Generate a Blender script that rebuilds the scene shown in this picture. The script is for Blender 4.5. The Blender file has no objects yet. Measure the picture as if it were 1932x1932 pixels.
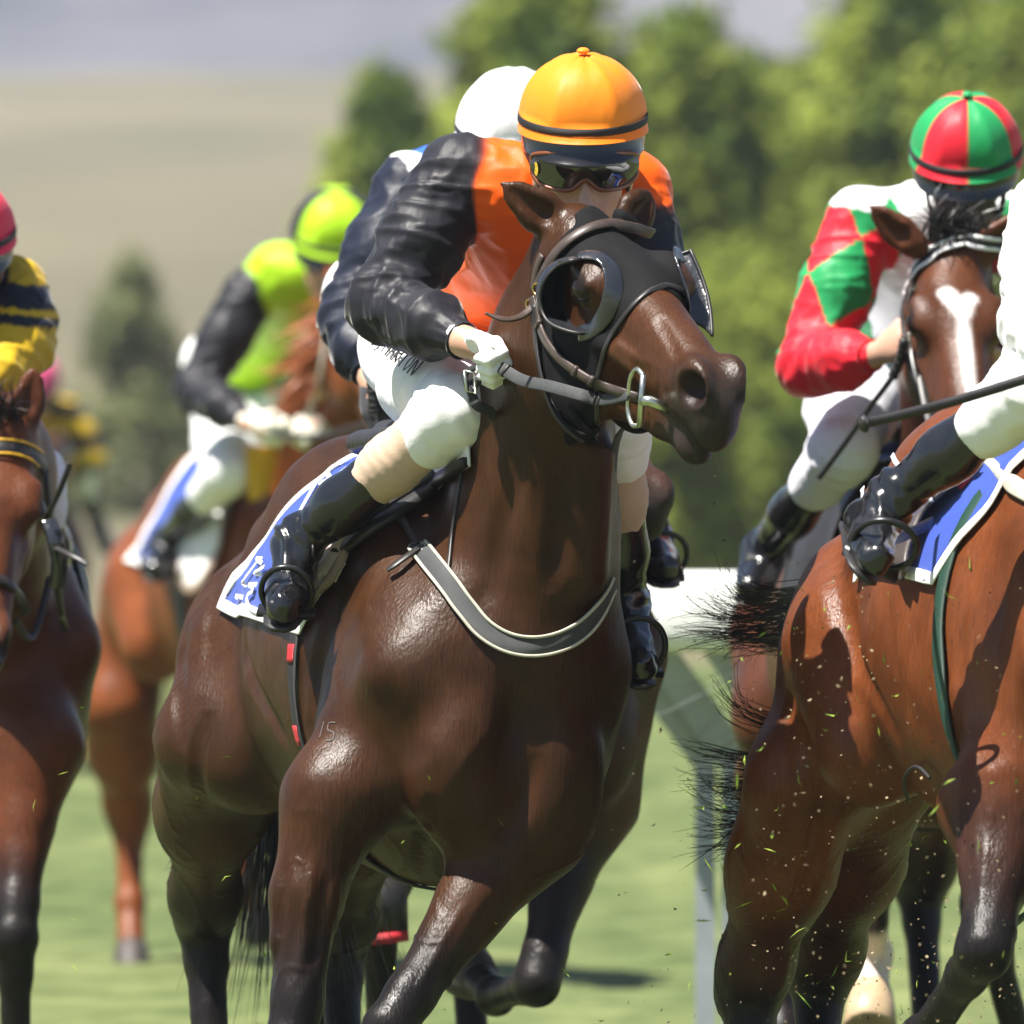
import bpy, bmesh, math, random
import numpy as np
from mathutils import Vector, Matrix
from mathutils.bvhtree import BVHTree

# ------------------------------------------------------------------ camera, world, sun
D = 20.0          # camera to the leading rider, metres
F = 1010.0        # picture units per metre at that distance
HZ = 870.0        # eye-level line in picture units
EYE = 1.58        # camera height
SC = bpy.context.scene
C = SC.collection
cam = bpy.data.cameras.new('camera')
camo = bpy.data.objects.new('camera', cam); C.objects.link(camo)
camo.location = (0, -D, EYE); camo.rotation_euler = (math.radians(90), 0, 0)
cam.sensor_width = 36; cam.lens = 36 * D / (1932 / F)
cam.shift_y = -(966 - HZ) / 1932
cam.clip_start = 0.5; cam.clip_end = 20000
cam.dof.use_dof = True; cam.dof.focus_distance = D - 0.1; cam.dof.aperture_fstop = cam.lens / 62.0
SC.camera = camo
SUN_EL = math.radians(65.7)
sun_dir = Vector((-0.36, -0.20, 0.91)).normalized()
w = bpy.data.worlds.new('World'); SC.world = w; w.use_nodes = True
wn = w.node_tree; bg = wn.nodes['Background']
sky = wn.nodes.new('ShaderNodeTexSky'); sky.sky_type = 'NISHITA'; sky.sun_disc = False
sky.sun_elevation = SUN_EL; sky.sun_rotation = math.atan2(sun_dir.x, sun_dir.y)
wn.links.new(sky.outputs[0], bg.inputs[0]); bg.inputs[1].default_value = 0.05
sl = bpy.data.lights.new('sun', 'SUN'); sl.energy = 5.0; sl.angle = math.radians(0.5); sl.color = (1, 0.95, 0.88)
so = bpy.data.objects.new('sun', sl); C.objects.link(so)
so.rotation_euler = (-sun_dir).to_track_quat('-Z', 'Y').to_euler()
SC.view_settings.view_transform = 'Standard'; SC.view_settings.look = 'None'
SC.view_settings.exposure = 1.35; SC.view_settings.gamma = 1; SC.view_settings.use_curve_mapping = False

# ------------------------------------------------------------------ helpers
rnd = random.Random(7)
nrs = np.random.RandomState(11)
V = lambda *a: np.array(a, float)

def at(px, py, Y):
    s = (Y + D) / D / F
    return V((px - 966) * s, Y, EYE + (HZ - py) * s)

def pix(p):
    s = D * F / (p[1] + D)
    return (966 + p[0] * s, HZ - (p[2] - EYE) * s)

def unit(v):
    v = np.asarray(v, float); return v / (np.linalg.norm(v) + 1e-12)

def lin(c):
    """sRGB 0-255 triple to linear"""
    return tuple(((x / 255 + 0.055) / 1.055) ** 2.4 if x > 10 else x / 255 / 12.92 for x in c)

def spline(pts, n=8, closed=False):
    P = np.array(pts, float); m = len(P); out = []
    if m < 3 and not closed:
        t = np.linspace(0, 1, n + 1)[:, None]; return P[0] * (1 - t) + P[1] * t
    segs = m if closed else m - 1
    for i in range(segs):
        if closed: p0, p1, p2, p3 = P[i - 1], P[i], P[(i + 1) % m], P[(i + 2) % m]
        else: p0, p1, p2, p3 = P[max(i - 1, 0)], P[i], P[i + 1], P[min(i + 2, m - 1)]
        for j in range(n):
            t = j / n
            out.append(0.5 * (2 * p1 + (p2 - p0) * t + (2 * p0 - 5 * p1 + 4 * p2 - p3) * t * t + (3 * p1 - p0 - 3 * p2 + p3) * t ** 3))
    if not closed: out.append(P[-1])
    return np.array(out)

# value noise on arrays
def _hash(ix, iy, iz):
    h = (ix * 374761393 + iy * 668265263 + iz * 2147483647 ^ 0x5bd1e995) & 0xffffffff
    h = ((h ^ (h >> 13)) * 1274126177) & 0xffffffff
    return ((h ^ (h >> 16)) & 0xffff) / 65535.0 * 2 - 1
def vnoise(p):
    p = np.asarray(p, float); i = np.floor(p).astype(np.int64); f = p - i; f = f * f * (3 - 2 * f); r = 0
    for a in (0, 1):
        for b in (0, 1):
            for c in (0, 1):
                wt = (f[:, 0] if a else 1 - f[:, 0]) * (f[:, 1] if b else 1 - f[:, 1]) * (f[:, 2] if c else 1 - f[:, 2])
                r = r + wt * _hash(i[:, 0] + a, i[:, 1] + b, i[:, 2] + c)
    return r

# ------------------------------------------------------------------ materials
def mat(name, col=(0.5, 0.5, 0.5), rough=0.5, **k):
    m = bpy.data.materials.new(name); m.use_nodes = True
    nt = m.node_tree; b = nt.nodes['Principled BSDF']
    b.inputs['Base Color'].default_value = (*col[:3], 1); b.inputs['Roughness'].default_value = rough
    for key, val in (('Metallic', 'metal'), ('Coat Weight', 'coat'), ('Coat Roughness', 'coatr'), ('Sheen Weight', 'sheen'),
                     ('Sheen Roughness', 'sheenr'), ('Specular IOR Level', 'spec'), ('Anisotropic', 'aniso'), ('Subsurface Weight', 'sss'), ('Transmission Weight', 'trans')):
        if val in k: b.inputs[key].default_value = k[val]
    if 'sss' in k: b.inputs['Subsurface Radius'].default_value = (0.01, 0.004, 0.002)
    if 'sheent' in k: b.inputs['Sheen Tint'].default_value = (*k['sheent'], 1)
    src = None
    if k.get('attr'):
        a = nt.nodes.new('ShaderNodeVertexColor'); a.layer_name = 'Col'; src = a.outputs[0]
    tc = nt.nodes.new('ShaderNodeTexCoord')
    def noise(sc, det=3, dist=0.0, stretch=None):
        n = nt.nodes.new('ShaderNodeTexNoise'); n.inputs['Scale'].default_value = sc; n.inputs['Detail'].default_value = det
        n.inputs['Distortion'].default_value = dist
        if stretch:
            mp = nt.nodes.new('ShaderNodeMapping'); mp.inputs['Scale'].default_value = stretch
            nt.links.new(tc.outputs['Object'], mp.inputs[0]); nt.links.new(mp.outputs[0], n.inputs['Vector'])
        else: nt.links.new(tc.outputs['Object'], n.inputs['Vector'])
        return n
    if k.get('var'):                       # (scale, amount): uneven colour
        n = noise(k['var'][0], 5, 0.3)
        r = nt.nodes.new('ShaderNodeMapRange'); r.inputs['From Min'].default_value = 0.3; r.inputs['From Max'].default_value = 0.7
        r.inputs['To Min'].default_value = 1 - k['var'][1]; r.inputs['To Max'].default_value = 1 + k['var'][1]
        nt.links.new(n.outputs['Fac'], r.inputs[0])
        mx = nt.nodes.new('ShaderNodeMix'); mx.data_type = 'RGBA'; mx.blend_type = 'MULTIPLY'; mx.inputs['Factor'].default_value = 1
        if src: nt.links.new(src, mx.inputs['A'])
        else: mx.inputs['A'].default_value = (*col[:3], 1)
        nt.links.new(r.outputs[0], mx.inputs['B']); src = mx.outputs['Result']
    if k.get('streak'):                    # (scale, amount, stretch): hair-clump streaks
        n = noise(k['streak'][0], 4, 0.2, k['streak'][2])
        r = nt.nodes.new('ShaderNodeMapRange'); r.inputs['From Min'].default_value = 0.3; r.inputs['From Max'].default_value = 0.7
        r.inputs['To Min'].default_value = 1 - k['streak'][1]; r.inputs['To Max'].default_value = 1 + k['streak'][1]
        nt.links.new(n.outputs['Fac'], r.inputs[0])
        mx = nt.nodes.new('ShaderNodeMix'); mx.data_type = 'RGBA'; mx.blend_type = 'MULTIPLY'; mx.inputs['Factor'].default_value = 1
        nt.links.new(src, mx.inputs['A']); nt.links.new(r.outputs[0], mx.inputs['B']); src = mx.outputs['Result']
    if k.get('rvar'):
        n = noise(k['rvar'][0], 4)
        r = nt.nodes.new('ShaderNodeMapRange'); r.inputs['From Min'].default_value = 0.3; r.inputs['From Max'].default_value = 0.7
        r.inputs['To Min'].default_value = rough - k['rvar'][1]; r.inputs['To Max'].default_value = rough + k['rvar'][1]
        nt.links.new(n.outputs['Fac'], r.inputs[0]); nt.links.new(r.outputs[0], b.inputs['Roughness'])
    if src: nt.links.new(src, b.inputs['Base Color'])
    bumps = k.get('bump', [])              # list of (scale, strength, distance[, stretch])
    prev = None
    for q in bumps:
        n = noise(q[0], 3, 0, q[3] if len(q) > 3 else None)
        bp = nt.nodes.new('ShaderNodeBump'); bp.inputs['Strength'].default_value = q[1]; bp.inputs['Distance'].default_value = q[2]
        nt.links.new(n.outputs['Fac'], bp.inputs['Height'])
        if prev: nt.links.new(prev, bp.inputs['Normal'])
        prev = bp.outputs[0]
    if k.get('weave'):                     # woven webbing
        wv = nt.nodes.new('ShaderNodeTexWave'); wv.inputs['Scale'].default_value = k['weave']; wv.bands_direction = 'Z'
        nt.links.new(tc.outputs['Object'], wv.inputs['Vector'])
        bp = nt.nodes.new('ShaderNodeBump'); bp.inputs['Strength'].default_value = 0.5; bp.inputs['Distance'].default_value = 0.001
        nt.links.new(wv.outputs['Fac'], bp.inputs['Height'])
        if prev: nt.links.new(prev, bp.inputs['Normal'])
        prev = bp.outputs[0]
    if prev: nt.links.new(prev, b.inputs['Normal'])
    return m

HAIRB = [(190, 0.6, 0.0024, (1, 1, 0.14)), (60, 0.22, 0.003, (1, 1, .3)), (14, 0.16, 0.012)]
def coat(name, rough=0.40, spec=0.19):
    return mat(name, rough=rough, attr=True, var=(7, 0.30), rvar=(14, 0.08), streak=(210, .22, (1, 1, .13)), bump=HAIRB, spec=spec)
M = {}
M['coat'] = coat('horse_coat')
M['hair'] = mat('black_hair', (0.012, 0.010, 0.010), 0.42, spec=0.6)
M['tailhair'] = mat('dark_brown_hair', (0.020, 0.013, 0.011), 0.45, spec=.4)
M['redhair'] = mat('red_hair', (0.32, 0.095, 0.028), 0.45, spec=0.5, var=(30, 0.3))
M['satin'] = mat('satin', rough=0.5, attr=True, sheen=0.25, sheenr=0.3, bump=[(22, 0.45, 0.007, (1, 1, 0.4)), (900, 0.12, 0.0005)], spec=0.22, rvar=(12, .06))
M['cloth'] = mat('stretch_cloth', rough=0.7, attr=True, bump=[(40, 0.3, 0.004), (1200, 0.2, 0.0005)], sheen=0.2)
M['skin'] = mat('skin', rough=0.5, attr=True, sss=0.12, bump=[(300, 0.12, 0.0008)], var=(40, .06))
M['patent'] = mat('polished_boot_leather', (0.008, 0.0085, 0.010), 0.22, coat=0.35, coatr=0.12, bump=[(30, 0.5, 0.006), (200, 0.1, 0.001)], rvar=(20, .08))
M['leather'] = mat('black_leather', (0.018, 0.016, 0.015), 0.45, bump=[(260, 0.25, 0.0008)], var=(30, .3))
M['brownleather'] = mat('worn_brown_leather', (0.052, 0.036, 0.028), 0.42, bump=[(260, 0.3, 0.0008)], var=(35, .35))
M['greyweb'] = mat('grey_webbing', (0.042, 0.045, 0.046), 0.62, weave=240, var=(40, .15))
M['blackweb'] = mat('black_webbing', (0.012, 0.012, 0.013), 0.6, weave=240)
M['piping'] = mat('pale_piping', (0.42, 0.40, 0.32), 0.6, var=(60, .15))
M['brass'] = mat('brass', (0.62, 0.42, 0.15), 0.25, metal=1)
M['steel'] = mat('dull_steel', (0.50, 0.52, 0.45), 0.3, metal=1, var=(60, .2))
M['blackfab'] = mat('black_stretch_fabric', (0.0062, 0.006, 0.0064), 0.8, bump=[(700, 0.3, 0.0006), (22, 0.5, 0.006), (60, .3, .002, (1, 1, .3))], spec=.14, var=(20, .25))
M['vinyl'] = mat('shiny_black_vinyl', (0.02, 0.022, 0.026), 0.2, spec=0.8, bump=[(45, 0.5, 0.005)], rvar=(25, .1))
M['redweb'] = mat('red_webbing', (0.55, 0.02, 0.03), 0.5, weave=300)
M['bluecloth'] = mat('blue_cloth', lin((12, 56, 150)), 0.7, bump=[(500, 0.25, 0.0006), (22, .3, .005)], sheen=0.2, var=(25, .08))
M['whitecloth'] = mat('white_cloth', (0.78, 0.78, 0.76), 0.75, bump=[(500, 0.25, 0.0006), (22, .3, .005)], sheen=0.1)
M['fawnflap'] = mat('fawn_saddle_leather', lin((205, 186, 172)), 0.5, bump=[(150, .2, .001)], var=(15, .08))
M['taupe'] = mat('taupe_binding', lin((150, 128, 112)), 0.55, bump=[(150, .2, .001)])
M['greenweb'] = mat('green_elastic_webbing', (0.012, 0.05, 0.034), 0.5, weave=300)
M['eye'] = mat('dark_eye', (0.009, 0.005, 0.003), 0.12, spec=.35)
M['hoof'] = mat('hoof_horn', (0.040, 0.032, 0.027), 0.6, bump=[(60, .3, .002, (.4, .4, 3))], var=(18, .3))
M['palehoof'] = mat('pale_hoof_horn', (0.40, 0.29, 0.17), 0.5, bump=[(60, .3, .002, (.4, .4, 3))], var=(18, .2))
M['lens'] = mat('goggle_lens', (0.012, 0.014, 0.013), 0.04, coat=1, coatr=0.02, spec=0.8)
M['plasticblack'] = mat('glossy_black_plastic', (0.010, 0.010, 0.011), 0.18, coat=0.5)
M['goggleframe'] = mat('amber_goggle_frame', (0.16, 0.045, 0.014), 0.25, coat=.4)
M['rail'] = mat('white_plastic_rail', (0.70, 0.71, 0.67), 0.4, var=(2.5, .05), bump=[(6, .1, .004)])
M['galv'] = mat('galvanised_steel', (0.30, 0.325, 0.35), 0.5, metal=0.0, var=(9, .15))

# ------------------------------------------------------------------ object helpers
def tagged(o, label=None, cat=None, group=None, kind=None):
    if label: o['label'] = label
    if cat: o['category'] = cat
    if group: o['group'] = group
    if kind: o['kind'] = kind
    return o

def mesh_obj(name, verts, faces, material, parent=None, smooth=True, cols=None, mats=None, midx=None):
    me = bpy.data.meshes.new(name)
    verts = np.asarray(verts, np.float32)
    if isinstance(faces, np.ndarray) and faces.ndim == 2:
        nf, k = faces.shape
        me.vertices.add(len(verts)); me.vertices.foreach_set('co', verts.ravel())
        me.loops.add(nf * k); me.loops.foreach_set('vertex_index', faces.astype(np.int32).ravel())
        me.polygons.add(nf); me.polygons.foreach_set('loop_start', np.arange(0, nf * k, k, dtype=np.int32))
        me.update(calc_edges=True)
    else:
        me.from_pydata([tuple(v) for v in verts], [], [tuple(int(i) for i in f) for f in faces]); me.update()
    if cols is not None:
        ca = me.color_attributes.new('Col', 'FLOAT_COLOR', 'POINT')
        c4 = np.ones((len(verts), 4), np.float32); c4[:, :3] = cols
        ca.data.foreach_set('color', c4.ravel())
    for m in (mats or [material]): me.materials.append(m)
    if midx is not None: me.polygons.foreach_set('material_index', np.asarray(midx, np.int32))
    if smooth: me.polygons.foreach_set('use_smooth', np.ones(len(me.polygons), bool))
    o = bpy.data.objects.new(name, me); C.objects.link(o)
    if parent is not None: o.parent = parent
    return o

def root(name, loc, label, cat, group=None):
    o = bpy.data.objects.new(name, None); C.objects.link(o); o.empty_display_size = 0.1
    tagged(o, label, cat, group); return o        # children are built in world space, so the Empty stays at the origin

class Geo:
    """collects tubes, ribbons, boxes into one mesh"""
    def __init__(s): s.v = []; s.f = []
    def add(s, v, f):
        n = len(s.v); s.v += [tuple(map(float, x)) for x in v]; s.f += [tuple(int(i) + n for i in q) for q in f]
    def tube(s, pts, r, n=8, cap=True, squash=None):
        P = np.asarray(pts, float); m = len(P); R = np.broadcast_to(np.asarray(r, float), (m,))
        T = np.gradient(P, axis=0); T /= np.linalg.norm(T, axis=1)[:, None] + 1e-12
        a = np.cross(T[0], (0, 0, 1) if abs(T[0][2]) < .9 else (1, 0, 0)); a = unit(a); vs = []
        for i in range(m):
            a = unit(a - T[i] * (a @ T[i])); b = np.cross(T[i], a)
            for j in range(n):
                th = 2 * math.pi * j / n
                vs.append(P[i] + R[i] * (a * math.cos(th) + b * math.sin(th)))
        fs = [(i * n + j, i * n + (j + 1) % n, (i + 1) * n + (j + 1) % n, (i + 1) * n + j) for i in range(m - 1) for j in range(n)]
        if cap: fs += [tuple(range(n))[::-1], tuple(range((m - 1) * n, m * n))]
        s.add(vs, fs); return s
    def ribbon(s, pts, nrm, w, t=0.004, closed=False, round_=True):
        """flat strap: centre line pts, outward normals, full width w, thickness t; the underside sits on pts"""
        P = np.asarray(pts, float); N = np.asarray(nrm, float); m = len(P); W = np.broadcast_to(np.asarray(w, float), (m,))
        if closed: T = np.roll(P, -1, 0) - np.roll(P, 1, 0)
        else: T = np.gradient(P, axis=0)
        T /= np.linalg.norm(T, axis=1)[:, None] + 1e-12
        prof = [(-.5, 0), (-.5, .6), (-.42, 1), (.42, 1), (.5, .6), (.5, 0)]; k = len(prof); vs = []
        for i in range(m):
            n_ = unit(N[i] - T[i] * (N[i] @ T[i])); b = np.cross(n_, T[i])
            for (x, y) in prof: vs.append(P[i] + b * (x * W[i]) + n_ * (y * t))
        mm = m if closed else m - 1
        fs = [(i * k + j, i * k + (j + 1) % k, ((i + 1) % m) * k + (j + 1) % k, ((i + 1) % m) * k + j) for i in range(mm) for j in range(k)]
        if not closed: fs += [tuple(range(k))[::-1], tuple(range((m - 1) * k, m * k))]
        s.add(vs, fs); return s
    def box(s, c, ax, ay, az):
        c = np.asarray(c, float); ax, ay, az = (np.asarray(q, float) for q in (ax, ay, az))
        vs = [c + i * ax + j * ay + k * az for i in (-1, 1) for j in (-1, 1) for k in (-1, 1)]
        s.add(vs, [(0, 1, 3, 2), (4, 6, 7, 5), (0, 4, 5, 1), (2, 3, 7, 6), (0, 2, 6, 4), (1, 5, 7, 3)]); return s
    def ball(s, c, r, axes=None, n=14, m=10):
        c = np.asarray(c, float); r = np.broadcast_to(np.asarray(r, float), (3,)); A = np.eye(3) if axes is None else np.asarray(axes, float)
        vs = []; 
        for i in range(m + 1):
            ph = math.pi * i / m
            for j in range(n):
                th = 2 * math.pi * j / n
                q = np.array([math.sin(ph) * math.cos(th) * r[0], math.sin(ph) * math.sin(th) * r[1], math.cos(ph) * r[2]])
                vs.append(c + q @ A)
        s.add(vs, [(i * n + j, (i + 1) * n + j, (i + 1) * n + (j + 1) % n, i * n + (j + 1) % n) for i in range(m) for j in range(n)]); return s
    def obj(s, name, material, parent=None, smooth=True, **k):
        return mesh_obj(name, s.v, s.f, material, parent, smooth, **k)

def ring(c, ax, ay, r, n=24):
    return np.array([np.asarray(c) + r * (np.asarray(ax) * math.cos(2 * math.pi * i / n) + np.asarray(ay) * math.sin(2 * math.pi * i / n)) for i in range(n + 1)])

# ------------------------------------------------------------------ signed-distance sculpting
class Sdf:
    def __init__(s, k=0.04): s.k = k; s.P = []; s.paints = []
    def cap(s, a, b, ra, rb=None, col=None, k=None, flat=None, sub=False):
        s.P.append(dict(t=0, a=np.asarray(a, float), b=np.asarray(b, float), ra=ra, rb=ra if rb is None else rb, col=col, k=s.k if k is None else k,
                        w=None if flat is None else unit(flat[0]), fs=1 if flat is None else flat[1], sub=sub)); return s
    def chain(s, pr, **k):
        for (p, r), (q, r2) in zip(pr[:-1], pr[1:]): s.cap(p, q, r, r2, **k)
        return s
    def ell(s, c, r, axes=None, col=None, k=None, sub=False):
        s.P.append(dict(t=1, c=np.asarray(c, float), r=np.asarray(r, float), A=np.eye(3) if axes is None else np.array([unit(x) for x in axes]), col=col, k=s.k if k is None else k, sub=sub)); return s
    def paint(s, a, b, ra, col, rb=None, soft=0.02, amt=1.0):
        s.paints.append((dict(t=0, a=np.asarray(a, float), b=np.asarray(b, float), ra=ra, rb=ra if rb is None else rb, w=None, fs=1), col, soft, amt)); return s
    @staticmethod
    def dist(q, p):
        if q['t'] == 0:
            ba = q['b'] - q['a']; L = ba @ ba + 1e-12
            pa = p - q['a']; t = np.clip(pa @ ba / L, 0, 1)
            v = pa - t[:, None] * ba
            if q['w'] is not None: v = v + ((1 / q['fs'] - 1) * (v @ q['w']))[:, None] * q['w']
            return np.sqrt((v * v).sum(1)) - (q['ra'] + (q['rb'] - q['ra']) * t)
        v = (p - q['c']) @ q['A'].T
        k0 = np.sqrt(((v / q['r']) ** 2).sum(1)); k1 = np.sqrt(((v / q['r'] ** 2) ** 2).sum(1)) + 1e-9
        return np.where(k0 < 1e-4, -q['r'].min(), k0 * (k0 - 1) / k1)
    def field(s, p, idx=None):
        d = None
        for i in (range(len(s.P)) if idx is None else idx):
            q = s.P[i]; e = s.dist(q, p); k = q['k']
            if q['sub']:
                if d is None: continue
                e = -e; h = np.clip(0.5 - 0.5 * (d - e) / k, 0, 1); d = d + (e - d) * h + k * h * (1 - h)
            elif d is None: d = e
            else:
                h = np.clip(0.5 + 0.5 * (d - e) / k, 0, 1); d = d + (e - d) * h - k * h * (1 - h)
        return np.full(len(p), 9.0) if d is None else d
    def bounds(s):
        lo = np.full(3, 1e9); hi = -lo
        for q in s.P:
            if q['sub']: continue
            if q['t'] == 0:
                for c, r in ((q['a'], q['ra']), (q['b'], q['rb'])):
                    m = r * max(1, q['fs']); lo = np.minimum(lo, c - m); hi = np.maximum(hi, c + m)
            else: m = q['r'].max(); lo = np.minimum(lo, q['c'] - m); hi = np.maximum(hi, q['c'] + m)
        return lo - .02, hi + .02
    def mesh(s, h=0.01, clip=None, n=20):
        """blocked surface nets; returns verts, quads"""
        lo, hi = s.bounds()
        if clip is not None: lo = np.maximum(lo, clip[0]); hi = np.minimum(hi, clip[1])
        nb = np.ceil((hi - lo) / (h * n)).astype(int)
        B = np.stack(np.meshgrid(*[np.arange(q) for q in nb], indexing='ij'), -1).reshape(-1, 3)
        cen = lo + (B + 0.5) * (h * n); hd = h * (n + 2) * 0.87
        dd = np.stack([s.dist(q, cen) for q in s.P], 1)
        pos = np.array([not q['sub'] for q in s.P])
        dmin = dd[:, pos].min(1)
        keep = np.where(np.abs(dmin) < hd * 1.9 + 0.06)[0]
        big = np.int64(1 << 20); ids = []; vs = []; quads = []
        g = np.arange(n + 2)
        G = np.stack(np.meshgrid(g, g, g, indexing='ij'), -1).reshape(-1, 3)
        for bi in keep:
            org = B[bi] * n
            p = lo + (org + G - 1) * h          # sample 0 is one cell before the block
            di = dd[bi]
            idx = [i for i in range(len(s.P)) if di[i] < dmin[bi] + hd * 3.2 + s.P[i]['k'] + 0.03 and di[i] < hd * 1.9 + s.P[i]['k'] + .03]
            if not idx: continue
            d = s.field(p, idx).reshape(n + 2, n + 2, n + 2)
            sg = d < 0
            if sg.all() or not sg.any(): continue
            c = [sg[i:n + 1 + i, j:n + 1 + j, k:n + 1 + k] for i in (0, 1) for j in (0, 1) for k in (0, 1)]
            allc = c[0].copy(); anyc = c[0].copy()
            for q in c[1:]: allc &= q; anyc |= q
            cells = np.argwhere(anyc & ~allc)
            if not len(cells): continue
            acc = np.zeros((len(cells), 3)); cnt = np.zeros(len(cells))
            for ax in range(3):
                o1, o2 = [(1, 2), (0, 2), (0, 1)][ax]
                for u in (0, 1):
                    for v in (0, 1):
                        off = np.zeros(3, int); off[o1] = u; off[o2] = v
                        a = cells + off; b2 = a.copy(); b2[:, ax] += 1
                        da = d[a[:, 0], a[:, 1], a[:, 2]]; db = d[b2[:, 0], b2[:, 1], b2[:, 2]]
                        m = (da < 0) != (db < 0)
                        t = np.where(m, da / np.where(m, da - db, 1), 0)
                        pp = a.astype(float); pp[:, ax] += t
                        acc += pp * m[:, None]; cnt += m
            vp = lo + (org - 1 + acc / cnt[:, None]) * h
            gid = (cells + org).astype(np.int64)
            ids.append((gid[:, 0] * big + gid[:, 1]) * big + gid[:, 2]); vs.append(vp)
            for ax in range(3):
                sl0 = [slice(1, n + 1)] * 3; sl1 = list(sl0); sl1[ax] = slice(2, n + 2)
                a = sg[tuple(sl0)]; b2 = sg[tuple(sl1)]
                E = np.argwhere(a != b2) + 1
                if not len(E): continue
                flip = sg[E[:, 0], E[:, 1], E[:, 2]]
                o1, o2 = [(1, 2), (2, 0), (0, 1)][ax]
                q4 = []
                for (u, v) in ((-1, -1), (0, -1), (0, 0), (-1, 0)):
                    e = E.copy(); e[:, o1] += u; e[:, o2] += v
                    e = (e + org).astype(np.int64); q4.append((e[:, 0] * big + e[:, 1]) * big + e[:, 2])
                q4 = np.stack(q4, 1); q4[~flip] = q4[~flip][:, ::-1]; quads.append(q4)
        ids = np.concatenate(ids); vs = np.concatenate(vs); quads = np.concatenate(quads)
        uid, first = np.unique(ids, return_index=True); vs = vs[first]
        qi = np.searchsorted(uid, quads.ravel()); qi = np.minimum(qi, len(uid) - 1)
        ok = (uid[qi] == quads.ravel()).reshape(-1, 4).all(1)
        qi = qi.reshape(-1, 4)[ok]
        return vs, qi
    def polish(s, v, q, h, it=2):
        """one Laplacian relax, then slide back on the surface"""
        e = np.concatenate([q[:, [0, 1]], q[:, [1, 2]], q[:, [2, 3]], q[:, [3, 0]]])
        for _ in range(it):
            acc = np.zeros_like(v); cnt = np.zeros(len(v))
            for k in range(3): acc[:, k] = np.bincount(e[:, 0], v[e[:, 1], k], len(v)) + np.bincount(e[:, 1], v[e[:, 0], k], len(v))
            cnt = np.bincount(e[:, 0], minlength=len(v)) + np.bincount(e[:, 1], minlength=len(v))
            v = 0.4 * v + 0.6 * acc / np.maximum(cnt, 1)[:, None]
        return v
    def colors(s, v, base, eps=0.02):
        col = np.zeros((len(v), 3)); wt = np.zeros(len(v))
        for i in range(0, len(s.P)):
            q = s.P[i]
            if q['sub']: continue
            w_ = np.exp(-np.clip(s.dist(q, v), -0.1, 1) / eps); col += w_[:, None] * np.array(base if q['col'] is None else q['col']); wt += w_
        col /= wt[:, None]
        for q, c, soft, amt in s.paints:
            a = np.clip(0.5 - s.dist(q, v) / (2 * soft), 0, 1); a = (a * a * (3 - 2 * a) * amt)[:, None]; col = col * (1 - a) + np.array(c) * a
        return col
    def build(s, name, material, parent=None, h=0.01, base=(.5, .5, .5), eps=0.02, it=2, clip=None, disp=None, colfn=None):
        v, q = s.mesh(h, clip); v = s.polish(v, q, h, it)
        col = s.colors(v, base, eps)
        if colfn is not None: col = colfn(v, col)
        if disp is not None:
            n_ = vnormals(v, q); v = v + n_ * disp(v)[:, None]
        return mesh_obj(name, v, q, material, parent, cols=col)

def vnormals(v, q):
    n = np.cross(v[q[:, 2]] - v[q[:, 0]], v[q[:, 3]] - v[q[:, 1]]); o = np.zeros_like(v)
    for j in range(q.shape[1]):
        for k in range(3): o[:, k] += np.bincount(q[:, j], n[:, k], len(v))
    return o / (np.linalg.norm(o, axis=1)[:, None] + 1e-12)

def bvh(*objs):
    vs = []; fs = []
    for o in objs:
        n = len(vs); vs += [v.co[:] for v in o.data.vertices]; fs += [tuple(i + n for i in p.vertices) for p in o.data.polygons]
    return BVHTree.FromPolygons(vs, fs)

CAM = Vector((0, -D, EYE))
def on(tree, px, py, lift=0.0):
    """where the line of sight through a picture point first touches a surface"""
    d = (Vector(at(px, py, 0)) - CAM).normalized()
    loc, n, i, dist = tree.ray_cast(CAM, d)
    if loc is None: return None, None
    if n.dot(d) > 0: n = -n
    return np.array(loc + n * lift), np.array(n)

def lay(tree, pts, lift=0.001, n=6, closed=False, Y=0.0, smooth=2):
    """a run of picture points laid on a surface; gaps are bridged to the nearest surface"""
    P = spline(pts, n, closed); out = []; nr = []; last = Y
    for (x, y) in P:
        p, q = on(tree, x, y, lift)
        if p is None or abs(p[1] - last) > 0.6:
            g = Vector(at(x, y, last)); loc, nn, i, dd = tree.find_nearest(g)
            if loc is None: continue
            nn = nn if (g - loc).length < 1e-6 else (g - loc).normalized()
            p = np.array(loc + nn * max(lift, 0.004)); q = np.array(nn)
        last = p[1]; out.append(p); nr.append(q)
    out = np.array(out); nr = np.array(nr)
    for _ in range(smooth):
        if closed: nr = (np.roll(nr, 1, 0) + nr + np.roll(nr, -1, 0)) / 3
        else: nr[1:-1] = (nr[:-2] + nr[1:-1] + nr[2:]) / 3; out[1:-1] = out[1:-1] * .5 + (out[:-2] + out[2:]) * .25
    return out, nr

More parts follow.
